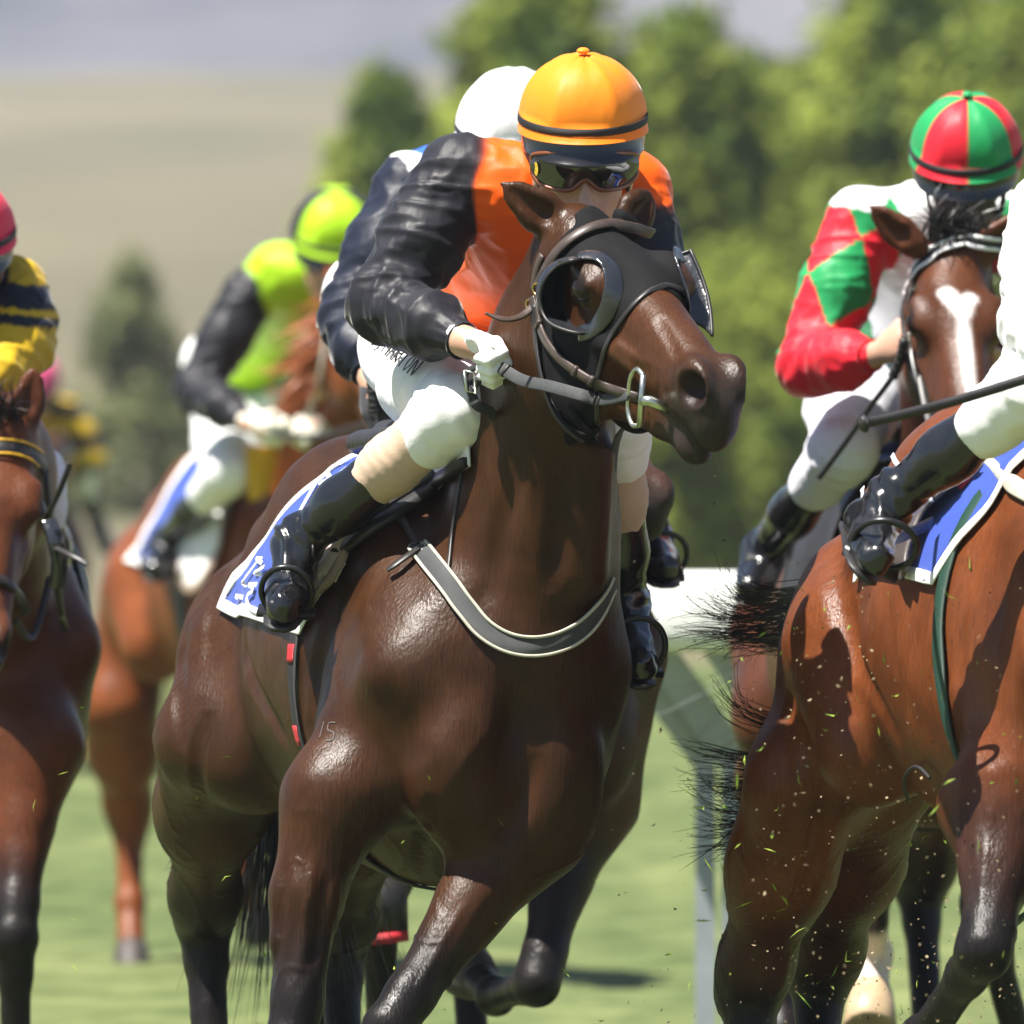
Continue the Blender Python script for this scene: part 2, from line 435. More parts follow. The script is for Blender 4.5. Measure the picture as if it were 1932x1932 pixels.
def patch(tree, corners, nu=24, nv=24, lift=0.006, thick=0.006, Y=0.0, wave=None):
    """a cloth sheet whose four picture-space edges (polylines) are laid on a surface; returns Geo. corners: top, bottom polylines running the same way"""
    top = spline(corners[0], 8); bot = spline(corners[1], 8)
    def samp(P, t):
        x = t * (len(P) - 1); i = min(int(x), len(P) - 2); f = x - i; return P[i] * (1 - f) + P[i + 1] * f
    vs = []; ns = []; last = Y
    for i in range(nu + 1):
        a = samp(top, i / nu); b = samp(bot, i / nu)
        for j in range(nv + 1):
            t = j / nv; q = a * (1 - t) + b * t
            p, n_ = on(tree, q[0], q[1], lift)
            if p is None:
                g = Vector(at(q[0], q[1], last)); loc, nn, _, _ = tree.find_nearest(g)
                dv = g - loc; p = np.array(loc) + np.array(dv.normalized() if dv.length > 1e-6 else nn) * min(lift, dv.length + lift); n_ = np.array(nn)
            last = p[1]; vs.append(p); ns.append(n_)
    V_ = np.array(vs).reshape(nu + 1, nv + 1, 3); N_ = np.array(ns).reshape(nu + 1, nv + 1, 3)
    for _ in range(3):
        for A in (V_, N_):
            A[1:-1, 1:-1] = A[1:-1, 1:-1] * .4 + (A[:-2, 1:-1] + A[2:, 1:-1] + A[1:-1, :-2] + A[1:-1, 2:]) * .15
    N_ /= np.linalg.norm(N_, axis=2)[:, :, None] + 1e-9
    T_ = V_ + N_ * thick
    g = Geo(); m = nv + 1; n0 = (nu + 1) * m
    vv = list(V_.reshape(-1, 3)) + list(T_.reshape(-1, 3)); ff = []
    for i in range(nu):
        for j in range(nv):
            a = i * m + j; ff.append((a, a + 1, a + m + 1, a + m)); ff.append((n0 + a, n0 + a + m, n0 + a + m + 1, n0 + a + 1))
    bd = [i * m for i in range(nu + 1)] + [nu * m + j for j in range(1, m)] + [i * m + nv for i in range(nu - 1, -1, -1)] + [j for j in range(nv - 1, 0, -1)]
    for a, b in zip(bd, bd[1:] + bd[:1]): ff.append((a, b, n0 + b, n0 + a))
    g.add(vv, ff); return g
# ------------------------------------------------------------------ setting
def ground_mat():
    m = bpy.data.materials.new('mown_turf'); m.use_nodes = True; nt = m.node_tree; b = nt.nodes['Principled BSDF']; L = nt.links.new
    tc = nt.nodes.new('ShaderNodeTexCoord')
    def nz(s, d=4, st=(1, 1, 1)):
        mp = nt.nodes.new('ShaderNodeMapping'); mp.inputs['Scale'].default_value = st; L(tc.outputs['Object'], mp.inputs[0])
        n = nt.nodes.new('ShaderNodeTexNoise'); n.inputs['Scale'].default_value = s; n.inputs['Detail'].default_value = d; L(mp.outputs[0], n.inputs['Vector']); return n.outputs['Fac']
    r1 = nt.nodes.new('ShaderNodeValToRGB'); e = r1.color_ramp.elements
    e[0].position = 0.32; e[0].color = (*lin((76, 91, 50)), 1); e[1].position = 0.68; e[1].color = (*lin((112, 121, 76)), 1)
    L(nz(1.1, 6, (1, 0.25, 1)), r1.inputs[0])
    r2 = nt.nodes.new('ShaderNodeValToRGB'); e = r2.color_ramp.elements
    e[0].position = 0.38; e[0].color = (.62, .66, .55, 1); e[1].position = 0.62; e[1].color = (1.15, 1.12, 1.1, 1)
    L(nz(4, 7, (1, .5, 1)), r2.inputs[0])
    mx = nt.nodes.new('ShaderNodeMix'); mx.data_type = 'RGBA'; mx.blend_type = 'MULTIPLY'; mx.inputs['Factor'].default_value = 1
    L(r1.outputs[0], mx.inputs['A']); L(r2.outputs[0], mx.inputs['B']); L(mx.outputs['Result'], b.inputs['Base Color'])
    b.inputs['Roughness'].default_value = 0.8; b.inputs['Specular IOR Level'].default_value = 0.2
    bp = nt.nodes.new('ShaderNodeBump'); bp.inputs['Distance'].default_value = 0.05; bp.inputs['Strength'].default_value = 0.6
    L(nz(40, 4), bp.inputs['Height']); L(bp.outputs[0], b.inputs['Normal']); return m

def noisy(name, c1, c2, scale, rough=0.9, stretch=(1, 1, 1), det=6):
    m = bpy.data.materials.new(name); m.use_nodes = True; nt = m.node_tree; b = nt.nodes['Principled BSDF']
    tc = nt.nodes.new('ShaderNodeTexCoord'); mp = nt.nodes.new('ShaderNodeMapping'); mp.inputs['Scale'].default_value = stretch
    nt.links.new(tc.outputs['Object'], mp.inputs[0])
    n = nt.nodes.new('ShaderNodeTexNoise'); n.inputs['Scale'].default_value = scale; n.inputs['Detail'].default_value = det
    nt.links.new(mp.outputs[0], n.inputs['Vector'])
    r = nt.nodes.new('ShaderNodeValToRGB'); e = r.color_ramp.elements
    e[0].position = 0.36; e[0].color = (*c1, 1); e[1].position = 0.64; e[1].color = (*c2, 1)
    nt.links.new(n.outputs['Fac'], r.inputs[0]); nt.links.new(r.outputs[0], b.inputs['Base Color']); b.inputs['Roughness'].default_value = rough
    b.inputs['Specular IOR Level'].default_value = 0.15
    return m

def sheet(name, xs, ys, fn, m, label=None):
    Xg, Yg = np.meshgrid(xs, ys, indexing='ij'); Z = fn(Xg, Yg)
    v = np.stack([Xg, Yg, Z], -1).reshape(-1, 3); nx, ny = len(xs), len(ys)
    i = np.arange((nx - 1) * ny).reshape(nx - 1, ny)[:, :-1].ravel()
    q = np.stack([i, i + ny, i + ny + 1, i + 1], 1)
    o = mesh_obj(name, v, q, m); o['kind'] = 'structure'; return o

turf_mat = ground_mat()
sheet('ground', np.linspace(-790, 790, 3), np.array([-60., 54, 1150]), lambda x, y: x * 0, turf_mat)
# dry hillside beyond the course, then far wooded mountains
def hill_h(x, y):
    t = np.clip((y - 58) / 560, 0, 1)
    p = np.stack([x.ravel() * .02, y.ravel() * .02, x.ravel() * 0], 1)
    n = vnoise(p).reshape(x.shape)
    return -0.6 + np.clip((y - 58) / 8, 0, 1) * .7 + 24.6 * t ** 1.15 + n * .5 * np.clip(t * 4, 0, 1) + x * 0.004 * t
hill_mat = noisy('dry_grass', lin((88, 85, 67)), lin((104, 97, 77)), 0.06, stretch=(1, .22, 1), det=8)
sheet('hill', np.linspace(-600, 600, 61), np.concatenate([np.array([56., 58, 60, 63, 66, 70, 76]), np.linspace(84, 640, 50)]), hill_h, hill_mat)
def mtn_h(x, y):
    t = np.clip((y - 690) / 360, 0, 1)
    p = np.stack([x.ravel() * .004, y.ravel() * .004, x.ravel() * 0], 1)
    q = np.stack([x.ravel() * .015, y.ravel() * .015, x.ravel() * 0], 1)
    return -2 + (54 + vnoise(p).reshape(x.shape) * 3.5 + vnoise(q).reshape(x.shape) * 2.5) * t
mtn_mat = noisy('distant_forest', lin((30, 37, 50)), lin((92, 90, 92)), 0.02, stretch=(1, .5, 2.2), det=4)
sheet('mountain', np.linspace(-700, 700, 90), np.linspace(680, 1100, 50), mtn_h, mtn_mat)

# white running rail on goose-neck posts, curving away behind the field
rail = root('running_rail', (0, 0, 0), 'white plastic running rail on angled steel posts between the horses', 'rail')
railpath = spline([(9.5, 9.6), (6, 8.7), (3, 8.3), (1.5, 8.2), (.75, 8.2), (.34, 8.34), (.16, 8.7), (.10, 9.2)], 12)
prof = [(0, .0), (.035, .012), (.05, .05), (.05, .17), (.035, .205), (0, .215), (-.035, .205), (-.05, .17), (-.05, .05), (-.035, .012)]
vs = []; fs = []; kk = len(prof); tg = np.gradient(railpath, axis=0)
for (x, y), (tx, ty) in zip(railpath, tg):
    l_ = math.hypot(tx, ty); nx, ny = -ty / l_, tx / l_
    for (a, b) in prof: vs.append((x + nx * a, y + ny * a, 1.075 + b))
for i in range(len(railpath) - 1):
    for j in range(kk): fs.append((i * kk + j, i * kk + (j + 1) % kk, (i + 1) * kk + (j + 1) % kk, (i + 1) * kk + j))
mesh_obj('rail_beam', vs, fs, M['rail'], rail)
def rail_post(x, y, dx=.16, dy=.22):
    g = Geo(); b = V(x + dx, y + dy, -0.1); e = V(x + dx, y + dy, 0.80); t = V(x - .05 * (dx > 0), y + .055, 1.09)
    g.box((b + e) / 2, (.026, 0, 0), (0, .025, 0), (0, 0, (e[2] - b[2]) / 2)); g.obj('post', M['galv'], rail, False)
    g = Geo(); d = (t - e); L = np.linalg.norm(d); d /= L; a = unit(np.cross(d, (0, 1, 0))); c = np.cross(a, d)
    g.box((e + t) / 2, a * .046, c * .022, d * (L / 2 + .02)); g.obj('gooseneck', M['galv'], rail, False)
for x, y in ((0.355, 8.32), (0.425, 8.29), (0.60, 8.23), (0.93, 8.2), (2.1, 8.22), (3.3, 8.35), (4.6, 8.5)): rail_post(x, y)

# ---- trees
leaf_mats = [noisy('cypress_foliage', (0.065, 0.112, 0.013), (0.29, 0.345, 0.05), 1.3, .6, det=3), noisy('grey_green_foliage', (0.11, 0.135, 0.055), (0.22, 0.24, 0.10), 1.3, .6, det=3)]
for m_ in leaf_mats:                              # sunlight also comes through the sprays
    nt = m_.node_tree; b_ = nt.nodes['Principled BSDF']; tr_ = nt.nodes.new('ShaderNodeBsdfTranslucent'); mx_ = nt.nodes.new('ShaderNodeMixShader'); mx_.inputs[0].default_value = .35
    nt.links.new(b_.inputs['Base Color'].links[0].from_socket, tr_.inputs[0]); nt.links.new(b_.outputs[0], mx_.inputs[1]); nt.links.new(tr_.outputs[0], mx_.inputs[2]); nt.links.new(mx_.outputs[0], nt.nodes['Material Output'].inputs[0])
bark = noisy('bark', (0.08, 0.06, 0.045), (0.16, 0.12, 0.09), 6)
def tree(x, y, h, rad, label, mi=0, n=9000, seed=1, lean=0, power=.42, base=.3):
    rs = np.random.RandomState(seed)
    t = root('conifer_tree', (x, y, 0), label, 'tree', 'trees behind the course')
    # foliage clumps sit on many boughs, so the outline is ragged and gaps show
    nb = int(n / 55); zz = rs.rand(nb) ** .85
    prof = (1 - zz) ** power * (0.55 + 0.45 * np.clip(zz * 6, 0, 1))
    ang = rs.rand(nb) * 2 * np.pi; rr = rad * prof * (0.45 + 0.65 * rs.rand(nb))
    bc = np.stack([x + lean * zz + rr * np.cos(ang), y + rr * np.sin(ang), base + (h - base) * zz * .98], 1)
    bs = rad * (.10 + .16 * rs.rand(nb)) * (1 - .5 * zz)
    m = n // nb
    P = np.repeat(bc, m, 0) + rs.normal(size=(nb * m, 3)) * np.repeat(bs, m)[:, None] * V(.8, .8, 1.1)
    sz = h * .017 * (0.6 + .8 * rs.rand(len(P)))
    o_ = P - V(x, y, 0); o_[:, 2] = 0; o_ /= np.linalg.norm(o_, axis=1)[:, None] + 1e-9
    n_ = o_ * .75 + V(0, 0, .6) + rs.normal(size=P.shape) * .45          # sprays face outwards and up
    a = rs.normal(size=P.shape); a[:, 2] += .8; a = np.cross(n_, np.cross(a, n_)); a /= np.linalg.norm(a, axis=1)[:, None]
    b = np.cross(a, n_); b /= np.linalg.norm(b, axis=1)[:, None]
    v = np.stack([P - b * sz[:, None] * .5, P + a * sz[:, None] * .4 - b * 0, P + b * sz[:, None] * .5, P + a * sz[:, None] * 1.9], 1).reshape(-1, 3)
    q = np.arange(len(v)).reshape(-1, 4)[:, [0, 1, 2, 3]]
    mesh_obj('crown', v, q, leaf_mats[mi], t, False)
    g = Geo(); g.tube([(x, y, -.2), (x + lean * .3, y, h * .3), (x + lean * .9, y, h * .85)], [rad * .11, rad * .08, rad * .02], 8)
    for i in range(0, nb, max(1, nb // 26)):
        g.tube([(x + lean * zz[i], y, base + (h - base) * zz[i] * .85), bc[i]], [rad * .025, rad * .008], 5, False)
    g.obj('trunk', bark, t)
def tree_px(px, topy, wpx, Y, label, **k):
    s = (Y + D) / D / F; x = (px - 966) * s; h = EYE + (HZ - topy) * s; tree(x, Y, h, wpx * s / 2, label, **k)
tree_px(1010, -90, 620, 74, 'tall light green cypress behind the orange-capped rider, its top out of the frame', seed=1, n=17000)
tree_px(1290, 40, 620, 78, 'broad green cypress to the right of the orange cap', seed=2, n=17000)
tree_px(1500, 120, 480, 84, 'shorter green cypress behind the red and green sleeve', seed=3, n=12000)
tree_px(1700, -70, 620, 80, 'tall green cypress rising behind the red and green cap', seed=4, n=17000)
tree_px(1940, -20, 560, 76, 'green cypress at the right edge behind the white-sleeved rider', seed=5, n=14000)
tree_px(1150, 130, 420, 96, 'green cypress filling the gap behind the orange cap, right of the tall one', seed=21, n=9000)
tree_px(1405, 110, 460, 98, 'green cypress further back between the broad one and the shorter one', seed=22, n=9000)
tree_px(1600, 60, 420, 95, 'green cypress further back, left of the red and green cap', seed=23, n=9000)
tree_px(1820, -10, 420, 97, 'green cypress further back, above the red and green cap', seed=24, n=9000)
tree_px(870, 200, 300, 93, 'small green cypress behind the white cap', seed=25, n=7000)
tree_px(725, 150, 430, 88, 'pale green cypress between the lime cap and the white cap', seed=6, n=13000)
tree_px(245, 490, 280, 92, 'small dull green conifer alone on the left against the dry hill', mi=1, seed=7, n=9000, power=.45)
tree_px(380, 660, 230, 95, 'low bushy conifer beside the lone one, above the chestnut rump', mi=1, seed=8, n=5000, power=.4)
tree_px(1160, 520, 480, 69, 'low green cypress behind the dark bay muzzle', seed=9, n=12000, power=.35)
tree_px(1420, 480, 480, 70, 'low green cypress above the white rail', seed=10, n=12000, power=.35)
tree_px(850, 560, 340, 72, 'low cypress behind the black sleeve', seed=11, n=8000, power=.35)
# ------------------------------------------------------------------ horses
class Frame:
    """forward / right / height frame standing at the withers"""
    def __init__(s, X, Y, psi, dz=0):
        s.dz = dz; p = math.radians(psi); s.h = V(math.sin(p), -math.cos(p), 0); s.r = V(-math.cos(p), -math.sin(p), 0); s.o = V(X, Y, 0)
    def __call__(s, f, r, z): return s.o + s.h * f + s.r * r + V(0, 0, z + s.dz * min(1, max(0, z)))

def trunk(S, H, sz=1.0, foff=0.0, nw=1.0):
    r = H.r; P = lambda a, b, c: H(a * sz, b * sz * (nw if a > 0 else 1) + foff * min(1, max(0, (a + .15) / .4)), c * sz)
    S.cap(P(-.08, 0, 1.18), P(-.36, 0, 1.20), .375 * sz, .345 * sz, flat=(r, .80), k=.1); S.cap(P(-.36, 0, 1.20), P(-.66, 0, 1.28), .345 * sz, .25 * sz, flat=(r, .86), k=.1)
    S.cap(P(.16, 0, 1.16), P(-.15, 0, 1.17), .29 * sz, .35 * sz, flat=(r, .82), k=.1)
    S.cap(P(.0, 0, .98), P(-.25, 0, .97), .2 * sz, .17 * sz, k=.08)                # girth / sternum
    S.ell(P(.33, 0, 1.15), V(.14, .20, .27) * sz, (H.h, r, (0, 0, 1)), k=.08)      # breast
    for q in (-1, 1):
        S.ell(P(.40, q * .10, 1.01), V(.100, .100, .15) * sz, (H.h, r, (0, 0, 1)), k=.05)      # pectorals
        S.cap(P(.33, q * .175, 1.18), P(.02, q * .12, 1.50), .105 * sz, .065 * sz, k=.06)      # shoulder blade
        S.ell(P(.20, q * .185, 1.08), V(.19, .09, .18) * sz, (H.h, r, (0, 0, 1)), k=.05)       # shoulder muscle
        S.ell(P(.06, q * .225, 1.05), V(.09, .07, .16) * sz, (unit(H.h * .8 + V(0, 0, .6)), r, unit(V(0, 0, .8) - H.h * .6)), k=.045)   # triceps
        S.ell(P(-.84, q * .12, 1.15), V(.28, .145, .25) * sz, (H.h, r, (0, 0, 1)), k=.07)      # quarter
        S.cap(P(-.93, q * .095, 1.22), P(-.97, q * .155, 1.0), .132 * sz, .12 * sz, k=.07)      # buttock
        S.cap(P(-.78, q * .165, 1.18), P(-.60, q * .21, 1.00), .15 * sz, .11 * sz, k=.06)       # thigh to stifle
        S.cap(P(-.64, q * .13, 1.45), P(-.68, q * .17, 1.36), .04 * sz, .045 * sz, k=.06)        # point of hip
        S.cap(P(-.44, q * .14, 1.10), P(-.60, q * .19, 1.07), .09 * sz, .06 * sz, k=.08)         # flank fold
    S.cap(P(.50, 0, 1.16), P(.50, 0, .90), .02 * sz, .025 * sz, k=.06, sub=True)   # groove between the pectorals
    S.cap(P(.06, 0, 1.54), P(-.25, 0, 1.50), .075 * sz, .08 * sz, k=.07)           # withers
    S.cap(P(-.2, 0, 1.45), P(-.65, 0, 1.47), .1 * sz, .12 * sz, k=.09)             # back
    S.cap(P(-.6, 0, 1.485), P(-.98, 0, 1.40), .145 * sz, .105 * sz, k=.07)          # croup
    S.cap(P(-1.02, 0, 1.42), P(-1.10, 0, 1.36), .05 * sz, .035 * sz, k=.05)        # dock

DARK = (0.010, 0.008, 0.0075)
def foreleg(S, j, dark=DARK, sock=None, dk=.35, sz=1, hoofs=None, top=.095, mid=None):
    """j: elbow, knee, fetlock, coronet, toe"""
    e, kn, ft, co, toe = [np.asarray(q, float) for q in j]
    m = e + (kn - e) * .38 if mid is None else np.asarray(mid, float)
    S.cap(e, m, top * sz, .064 * sz, k=.08); S.chain([(m, .064 * sz), (kn + (e - kn) * .16, .043 * sz), (kn, .047 * sz)], k=.03)
    w = unit(np.cross(kn - e, HA.h)); S.cap(e + (kn - e) * .1 + w * .045, m + (kn - e) * .2 + w * .018, .042 * sz, .034 * sz, k=.022)   # extensor muscle
    S.cap(e + (kn - e) * .1 - w * .04 - HA.h * .03, m + (kn - e) * .15 - w * .02, .045 * sz, .032 * sz, k=.022)
    S.chain([(kn + (ft - kn) * .08, .047 * sz), (kn + (ft - kn) * .3, .034 * sz), (ft, .033 * sz)], k=.03)
    S.ell(ft, V(.042, .042, .042) * sz, k=.02); S.cap(ft, co, .034 * sz, .040 * sz, k=.025)
    u = unit(kn - e)
    S.paint(e + (kn - e) * (1 - dk), kn, .11, dark, rb=.10, soft=.07, amt=.9); S.paint(kn, ft, .1, dark, soft=.05); S.paint(ft, co, .1, dark, soft=.04)
    if sock: S.paint(ft + (kn - ft) * .12, co, .085, sock, soft=.02)
    if hoofs is not None: hoofs.append((co, toe, sz, sock))
def hindleg(S, j, dark=DARK, sock=None, dk=.25, sz=1, hoofs=None, darkamt=1.0):
    """j: stifle, hock, fetlock, coronet, toe"""
    e, hk, ft, co, toe = [np.asarray(q, float) for q in j]
    m = e + (hk - e) * .4
    S.chain([(e, .115 * sz), (m, .088 * sz), (hk + (e - hk) * .14, .056 * sz), (hk, .055 * sz)], k=.085)
    back = unit(unit(hk - e) + unit(hk - ft)) * .03 * sz
    S.cap(hk + back + (e - hk) * .12, hk + back, .026 * sz, .038 * sz, k=.035)      # point of hock and tendon
    S.chain([(hk, .050 * sz), (hk + (ft - hk) * .22, .040 * sz), (ft, .035 * sz)], k=.03)
    S.ell(ft, V(.044, .044, .044) * sz, k=.02); S.cap(ft, co, .035 * sz, .041 * sz, k=.025)
    if darkamt > 0: S.paint(hk + (e - hk) * dk, hk, .1, dark, soft=.07, amt=.85 * darkamt); S.paint(hk, ft, .1, dark, soft=.05, amt=darkamt); S.paint(ft, co, .1, dark, soft=.04, amt=darkamt)
    if sock: S.paint(ft + (hk - ft) * .1, co, .085, sock, soft=.02)
    if hoofs is not None: hoofs.append((co, toe, sz, sock))

def add_hoofs(parent, hoofs):
    for co, toe, sz, sock in hoofs:
        g = Geo(); d = toe - co; L = np.linalg.norm(d)
        g.tube([co - unit(d) * .012, co + d * .1, co + d * .5, toe, toe + unit(d) * .004], np.array([.038, .047, .054, .062, .052]) * sz, 14)
        g.obj('hoof', M['palehoof'] if sock else M['hoof'], parent)

class Head:
    """local frame: u runs poll to muzzle along the face, v to the horse's right, n out of the forehead"""
    def __init__(s, poll, u, v, sc=1.0, ns=1.0):
        s.ns = ns
        s.o = np.asarray(poll, float); s.u = unit(u); v = np.asarray(v, float); s.v = unit(v - s.u * (v @ s.u)); n = np.cross(s.u, s.v)
        s.n = -n if n[2] - n[1] * .5 < 0 else n; s.sc = sc
    def __call__(s, u, v, n): return s.o + s.sc * (s.u * u + s.v * v + s.n * n * s.ns)
    def inv(s, p): q = (np.asarray(p) - s.o) / s.sc; return np.stack([q @ s.u, q @ s.v, q @ s.n / s.ns], -1)
    def sculpt(s, S, muz=(0.025, 0.0185, 0.015), fine=True, shade=None):
        A = (s.u, s.v, s.n); c = s.sc; R = lambda *a: V(*a) * c * V(1, 1, s.ns)
        S.cap(s(.03, 0, -.092), s(.20, 0, -.088), .070 * c, .078 * c, k=.04)
        S.ell(s(.13, 0, -.062), R(.10, .075, .05), A, k=.03)
        for q in (-1, 1):
            S.ell(s(.178, q * .066, -.040), R(.060, .030, .036), A, k=.03)                 # orbit
            S.cap(s(.145, q * .086, -.028), s(.205, q * .090, -.034), .013 * c, .010 * c, k=.02)
            S.ell(s(.15, q * .052, -.185), R(.125, .040, .10), A, k=.03)                    # cheek
            S.cap(s(.245, q * .066, -.105), s(.34, q * .052, -.100), .012 * c, .007 * c, k=.022)   # facial crest
        S.cap(s(.20, 0, -.062), s(.50, 0, -.056), .061 * c, .041 * c, k=.03, flat=(s.v, 1.0))
        S.cap(s(.22, 0, -.115), s(.52, 0, -.085), .062 * c, .046 * c, k=.03)
        S.cap(s(.13, 0, -.222), s(.40, 0, -.158), .048 * c, .034 * c, k=.035)
        S.cap(s(.40, 0, -.158), s(.505, 0, -.150), .034 * c, .029 * c, k=.03)
        S.ell(s(.535, 0, -.078), R(.052, .037, .050), A, k=.025)                            # muzzle
        S.ell(s(.558, 0, -.100), R(.030, .033, .038), A, k=.02)                             # upper lip
        S.ell(s(.505, 0, -.158), R(.036, .027, .020), A, k=.018)                            # chin and lower lip
        for q in (-1, 1):
            S.ell(s(.516, q * .033, -.046), R(.056, .025, .037), A, k=.018)
            if fine:
                S.ell(s(.540, q * .060, -.048), R(.036, .036, .027), (unit(s.u + .35 * s.n), s.v, unit(s.n - .35 * s.u)), k=.007, sub=True)
                S.cap(s(.588, q * .026, -.135), s(.445, q * .046, -.122), .0065 * c, .005 * c, k=.006, sub=True)
                S.cap(s(.155, q * .095, -.026), s(.212, q * .095, -.032), .0065 * c, .005 * c, k=.008)   # upper lid
                S.cap(s(.160, q * .094, -.066), s(.208, q * .092, -.066), .005 * c, .004 * c, k=.012)  # lower lid
        if muz is not None:
            S.paint(s(.52, 0, -.16), s(.47, 0, -.16), .045 * c, muz, soft=.03, amt=.9)
            S.paint(s(.575, 0, -.09), s(.50, 0, -.10), .095 * c, muz, rb=.07 * c, soft=.05, amt=.95)
            if fine:
                for q in (-1, 1): S.paint(s(.538, q * .048, -.050), s(.535, q * .043, -.050), .030 * c, (.014, .005, .0045), soft=.010)
                for q in (-1, 1): S.paint(s(.18, q * .096, -.046), s(.19, q * .098, -.047), .027 * c, (.012, .009, .008), soft=.010)
    def ear(s, S, q, tip, base=None, col=None):
        b = s(.015, q * .058, -.02) if base is None else np.asarray(base); t = np.asarray(tip, float); d = t - b
        w = unit(np.cross(d, s.u + .3 * s.n)); face = unit(np.cross(w, d))
        S.chain([(b, .034 * s.sc), (b + d * .35, .037 * s.sc), (b + d * .7, .024 * s.sc), (t, .005)], k=.012, flat=(face, .55))
        S.cap(b + d * .28 + face * .026 * q * 0 + face * .022, b + d * .8 + face * .013, .020 * s.sc, .008, k=.012, sub=True)
    def eyes(s, parent):
        for q in (-1, 1):
            g = Geo(); g.ball(s(.190, q * .087, -.046), V(.026, .023, .021) * s.sc, (s.u, s.v, s.n)); g.obj('eye', M['eye'], parent)

def neck(S, pts, H, hd, flat0, k=.07):
    """pts: (point, depth radius, side radius)"""
    n = len(pts)
    for i in range(n - 1):
        (a, ra, sa), (b, rb, sb) = pts[i], pts[i + 1]; t = (i + .5) / (n - 1)
        w = unit(H.r * (1 - t) + hd.v * t)
        S.cap(a, b, ra, rb, flat=(w, (sa / ra + sb / rb) / 2), k=k)

def strands(name, material, parent, roots, dirs, length, n=5, w=.0035, curl=.25, grav=.0, seed=3, spread=.25):
    rs = np.random.RandomState(seed); N = len(roots); P = np.asarray(roots, float); d = np.asarray(dirs, float) + rs.normal(size=(N, 3)) * spread * .3
    d /= np.linalg.norm(d, axis=1)[:, None]; L = np.broadcast_to(length, (N,)) * (0.65 + .5 * rs.rand(N)); pts = [P]
    c = rs.normal(size=(N, 3)) * curl
    for i in range(n):
        d = d + c * .35 + rs.normal(size=(N, 3)) * curl * .25 + V(0, 0, -grav); d /= np.linalg.norm(d, axis=1)[:, None]; pts.append(pts[-1] + d * (L / n)[:, None])
    vs = []; side = np.cross(d, rs.normal(size=(N, 3))); side /= np.linalg.norm(side, axis=1)[:, None]
    for i, p in enumerate(pts):
        ww = w * (1 - i / (n + .3)); vs += [p - side * ww, p + side * ww]
    v = np.stack(vs, 1).reshape(-1, 3); m = 2 * (n + 1); b = (np.arange(N) * m)[:, None]
    q = np.concatenate([b + np.array([2 * i, 2 * i + 1, 2 * i + 3, 2 * i + 2]) for i in range(n)], 0)
    return mesh_obj(name, v, q, material, parent, True)

def scatter(a, b, n, r, seed=1):
    rs = np.random.RandomState(seed); t = rs.rand(n)[:, None]; return np.asarray(a) * (1 - t) + np.asarray(b) * t + rs.normal(size=(n, 3)) * r

def muscle(v):
    r = 1 - np.abs(vnoise(v * V(9, 9, 5) + 3.3)) * 2; f = np.clip((v[:, 2] - .75) / .3, 0, 1) * np.clip((1.75 - v[:, 2]) / .2, 0, 1)
    ve = np.clip(1 - np.abs(vnoise(v * V(13, 13, 7) + vnoise(v * 5)[:, None] * 1.2)) * 14, 0, 1)
    return f * (  .0026 * (r - .5) + .0016 * vnoise(v * 21 + 7)) + .0028 * ve * np.clip((v[:, 2] - .4) / .2, 0, 1) * np.clip((1.0 - v[:, 2]) / .15, 0, 1)
# ---- A: the dark bay in front
HA = Frame(-.102, .35, 19)
A = root('horse', (0, 0, 0), 'dark bay racehorse in a black blinker hood, carrying the orange and black rider', 'horse', 'racehorses')
BAY = (0.037, 0.0138, 0.0042)
S = Sdf(.05); trunk(S, HA, 1.0, .045, .92); hoofsA = []
hdA = Head(at(1122, 390, -.26), (.38, -.79, -.47), (-.87, -.47, -.05), 1.12, 1.14)
neck(S, [(at(985, 1180, .12), .25, .20), (at(1003, 1000, .07), .215, .135), (at(1022, 830, 0), .185, .116), (at(1042, 670, -.10), .150, .100), (at(1085, 500, -.22), .115, .085)], HA, hdA, None)
S.cap(at(1130, 860, -.17), at(1110, 1080, -.12), .03, .03, k=.05)        # windpipe line
hdA.sculpt(S); S.paint(hdA(.26, .0, -.03), hdA(.44, 0, -.06), .085, (.068, .024, .008), rb=.06, soft=.05, amt=.8); S.paint(hdA(.26, .06, -.14), hdA(.36, .05, -.12), .06, (.070, .025, .0075), soft=.05, amt=.8)
hdA.ear(S, 1, at(945, 345, -.26), at(1055, 425, -.25)); hdA.ear(S, -1, at(1222, 368, -.22), at(1190, 415, -.25))
S.cap(HA(.17, .19, 1.14), at(632, 1500, .0), .09, .085, k=.1)
foreleg(S, [at(630, 1515, .0), at(548, 1960, -.12), at(545, 2230, -.05), at(548, 2325, -.1), at(550, 2400, -.13)], hoofs=hoofsA, top=.084, dk=.2, mid=at(578, 1690, -.05))
foreleg(S, [at(985, 1570, .02), at(735, 1935, -.22), at(690, 2160, .02), at(670, 2200, .12), at(650, 2225, .19)], hoofs=hoofsA, top=.115, dk=.2)
hindleg(S, [at(400, 1400, .95), at(385, 1735, 1.45), at(402, 2070, 1.35), at(410, 2160, 1.28), at(415, 2230, 1.22)], hoofs=hoofsA, dk=.15)
hindleg(S, [at(700, 1400, .85), at(640, 1780, 1.55), at(652, 2060, 1.4), at(655, 2150, 1.33), at(658, 2220, 1.27)], hoofs=hoofsA, dk=.2)
bodyA = S.build('body', M['coat'], A, h=.0065, base=BAY, disp=muscle)
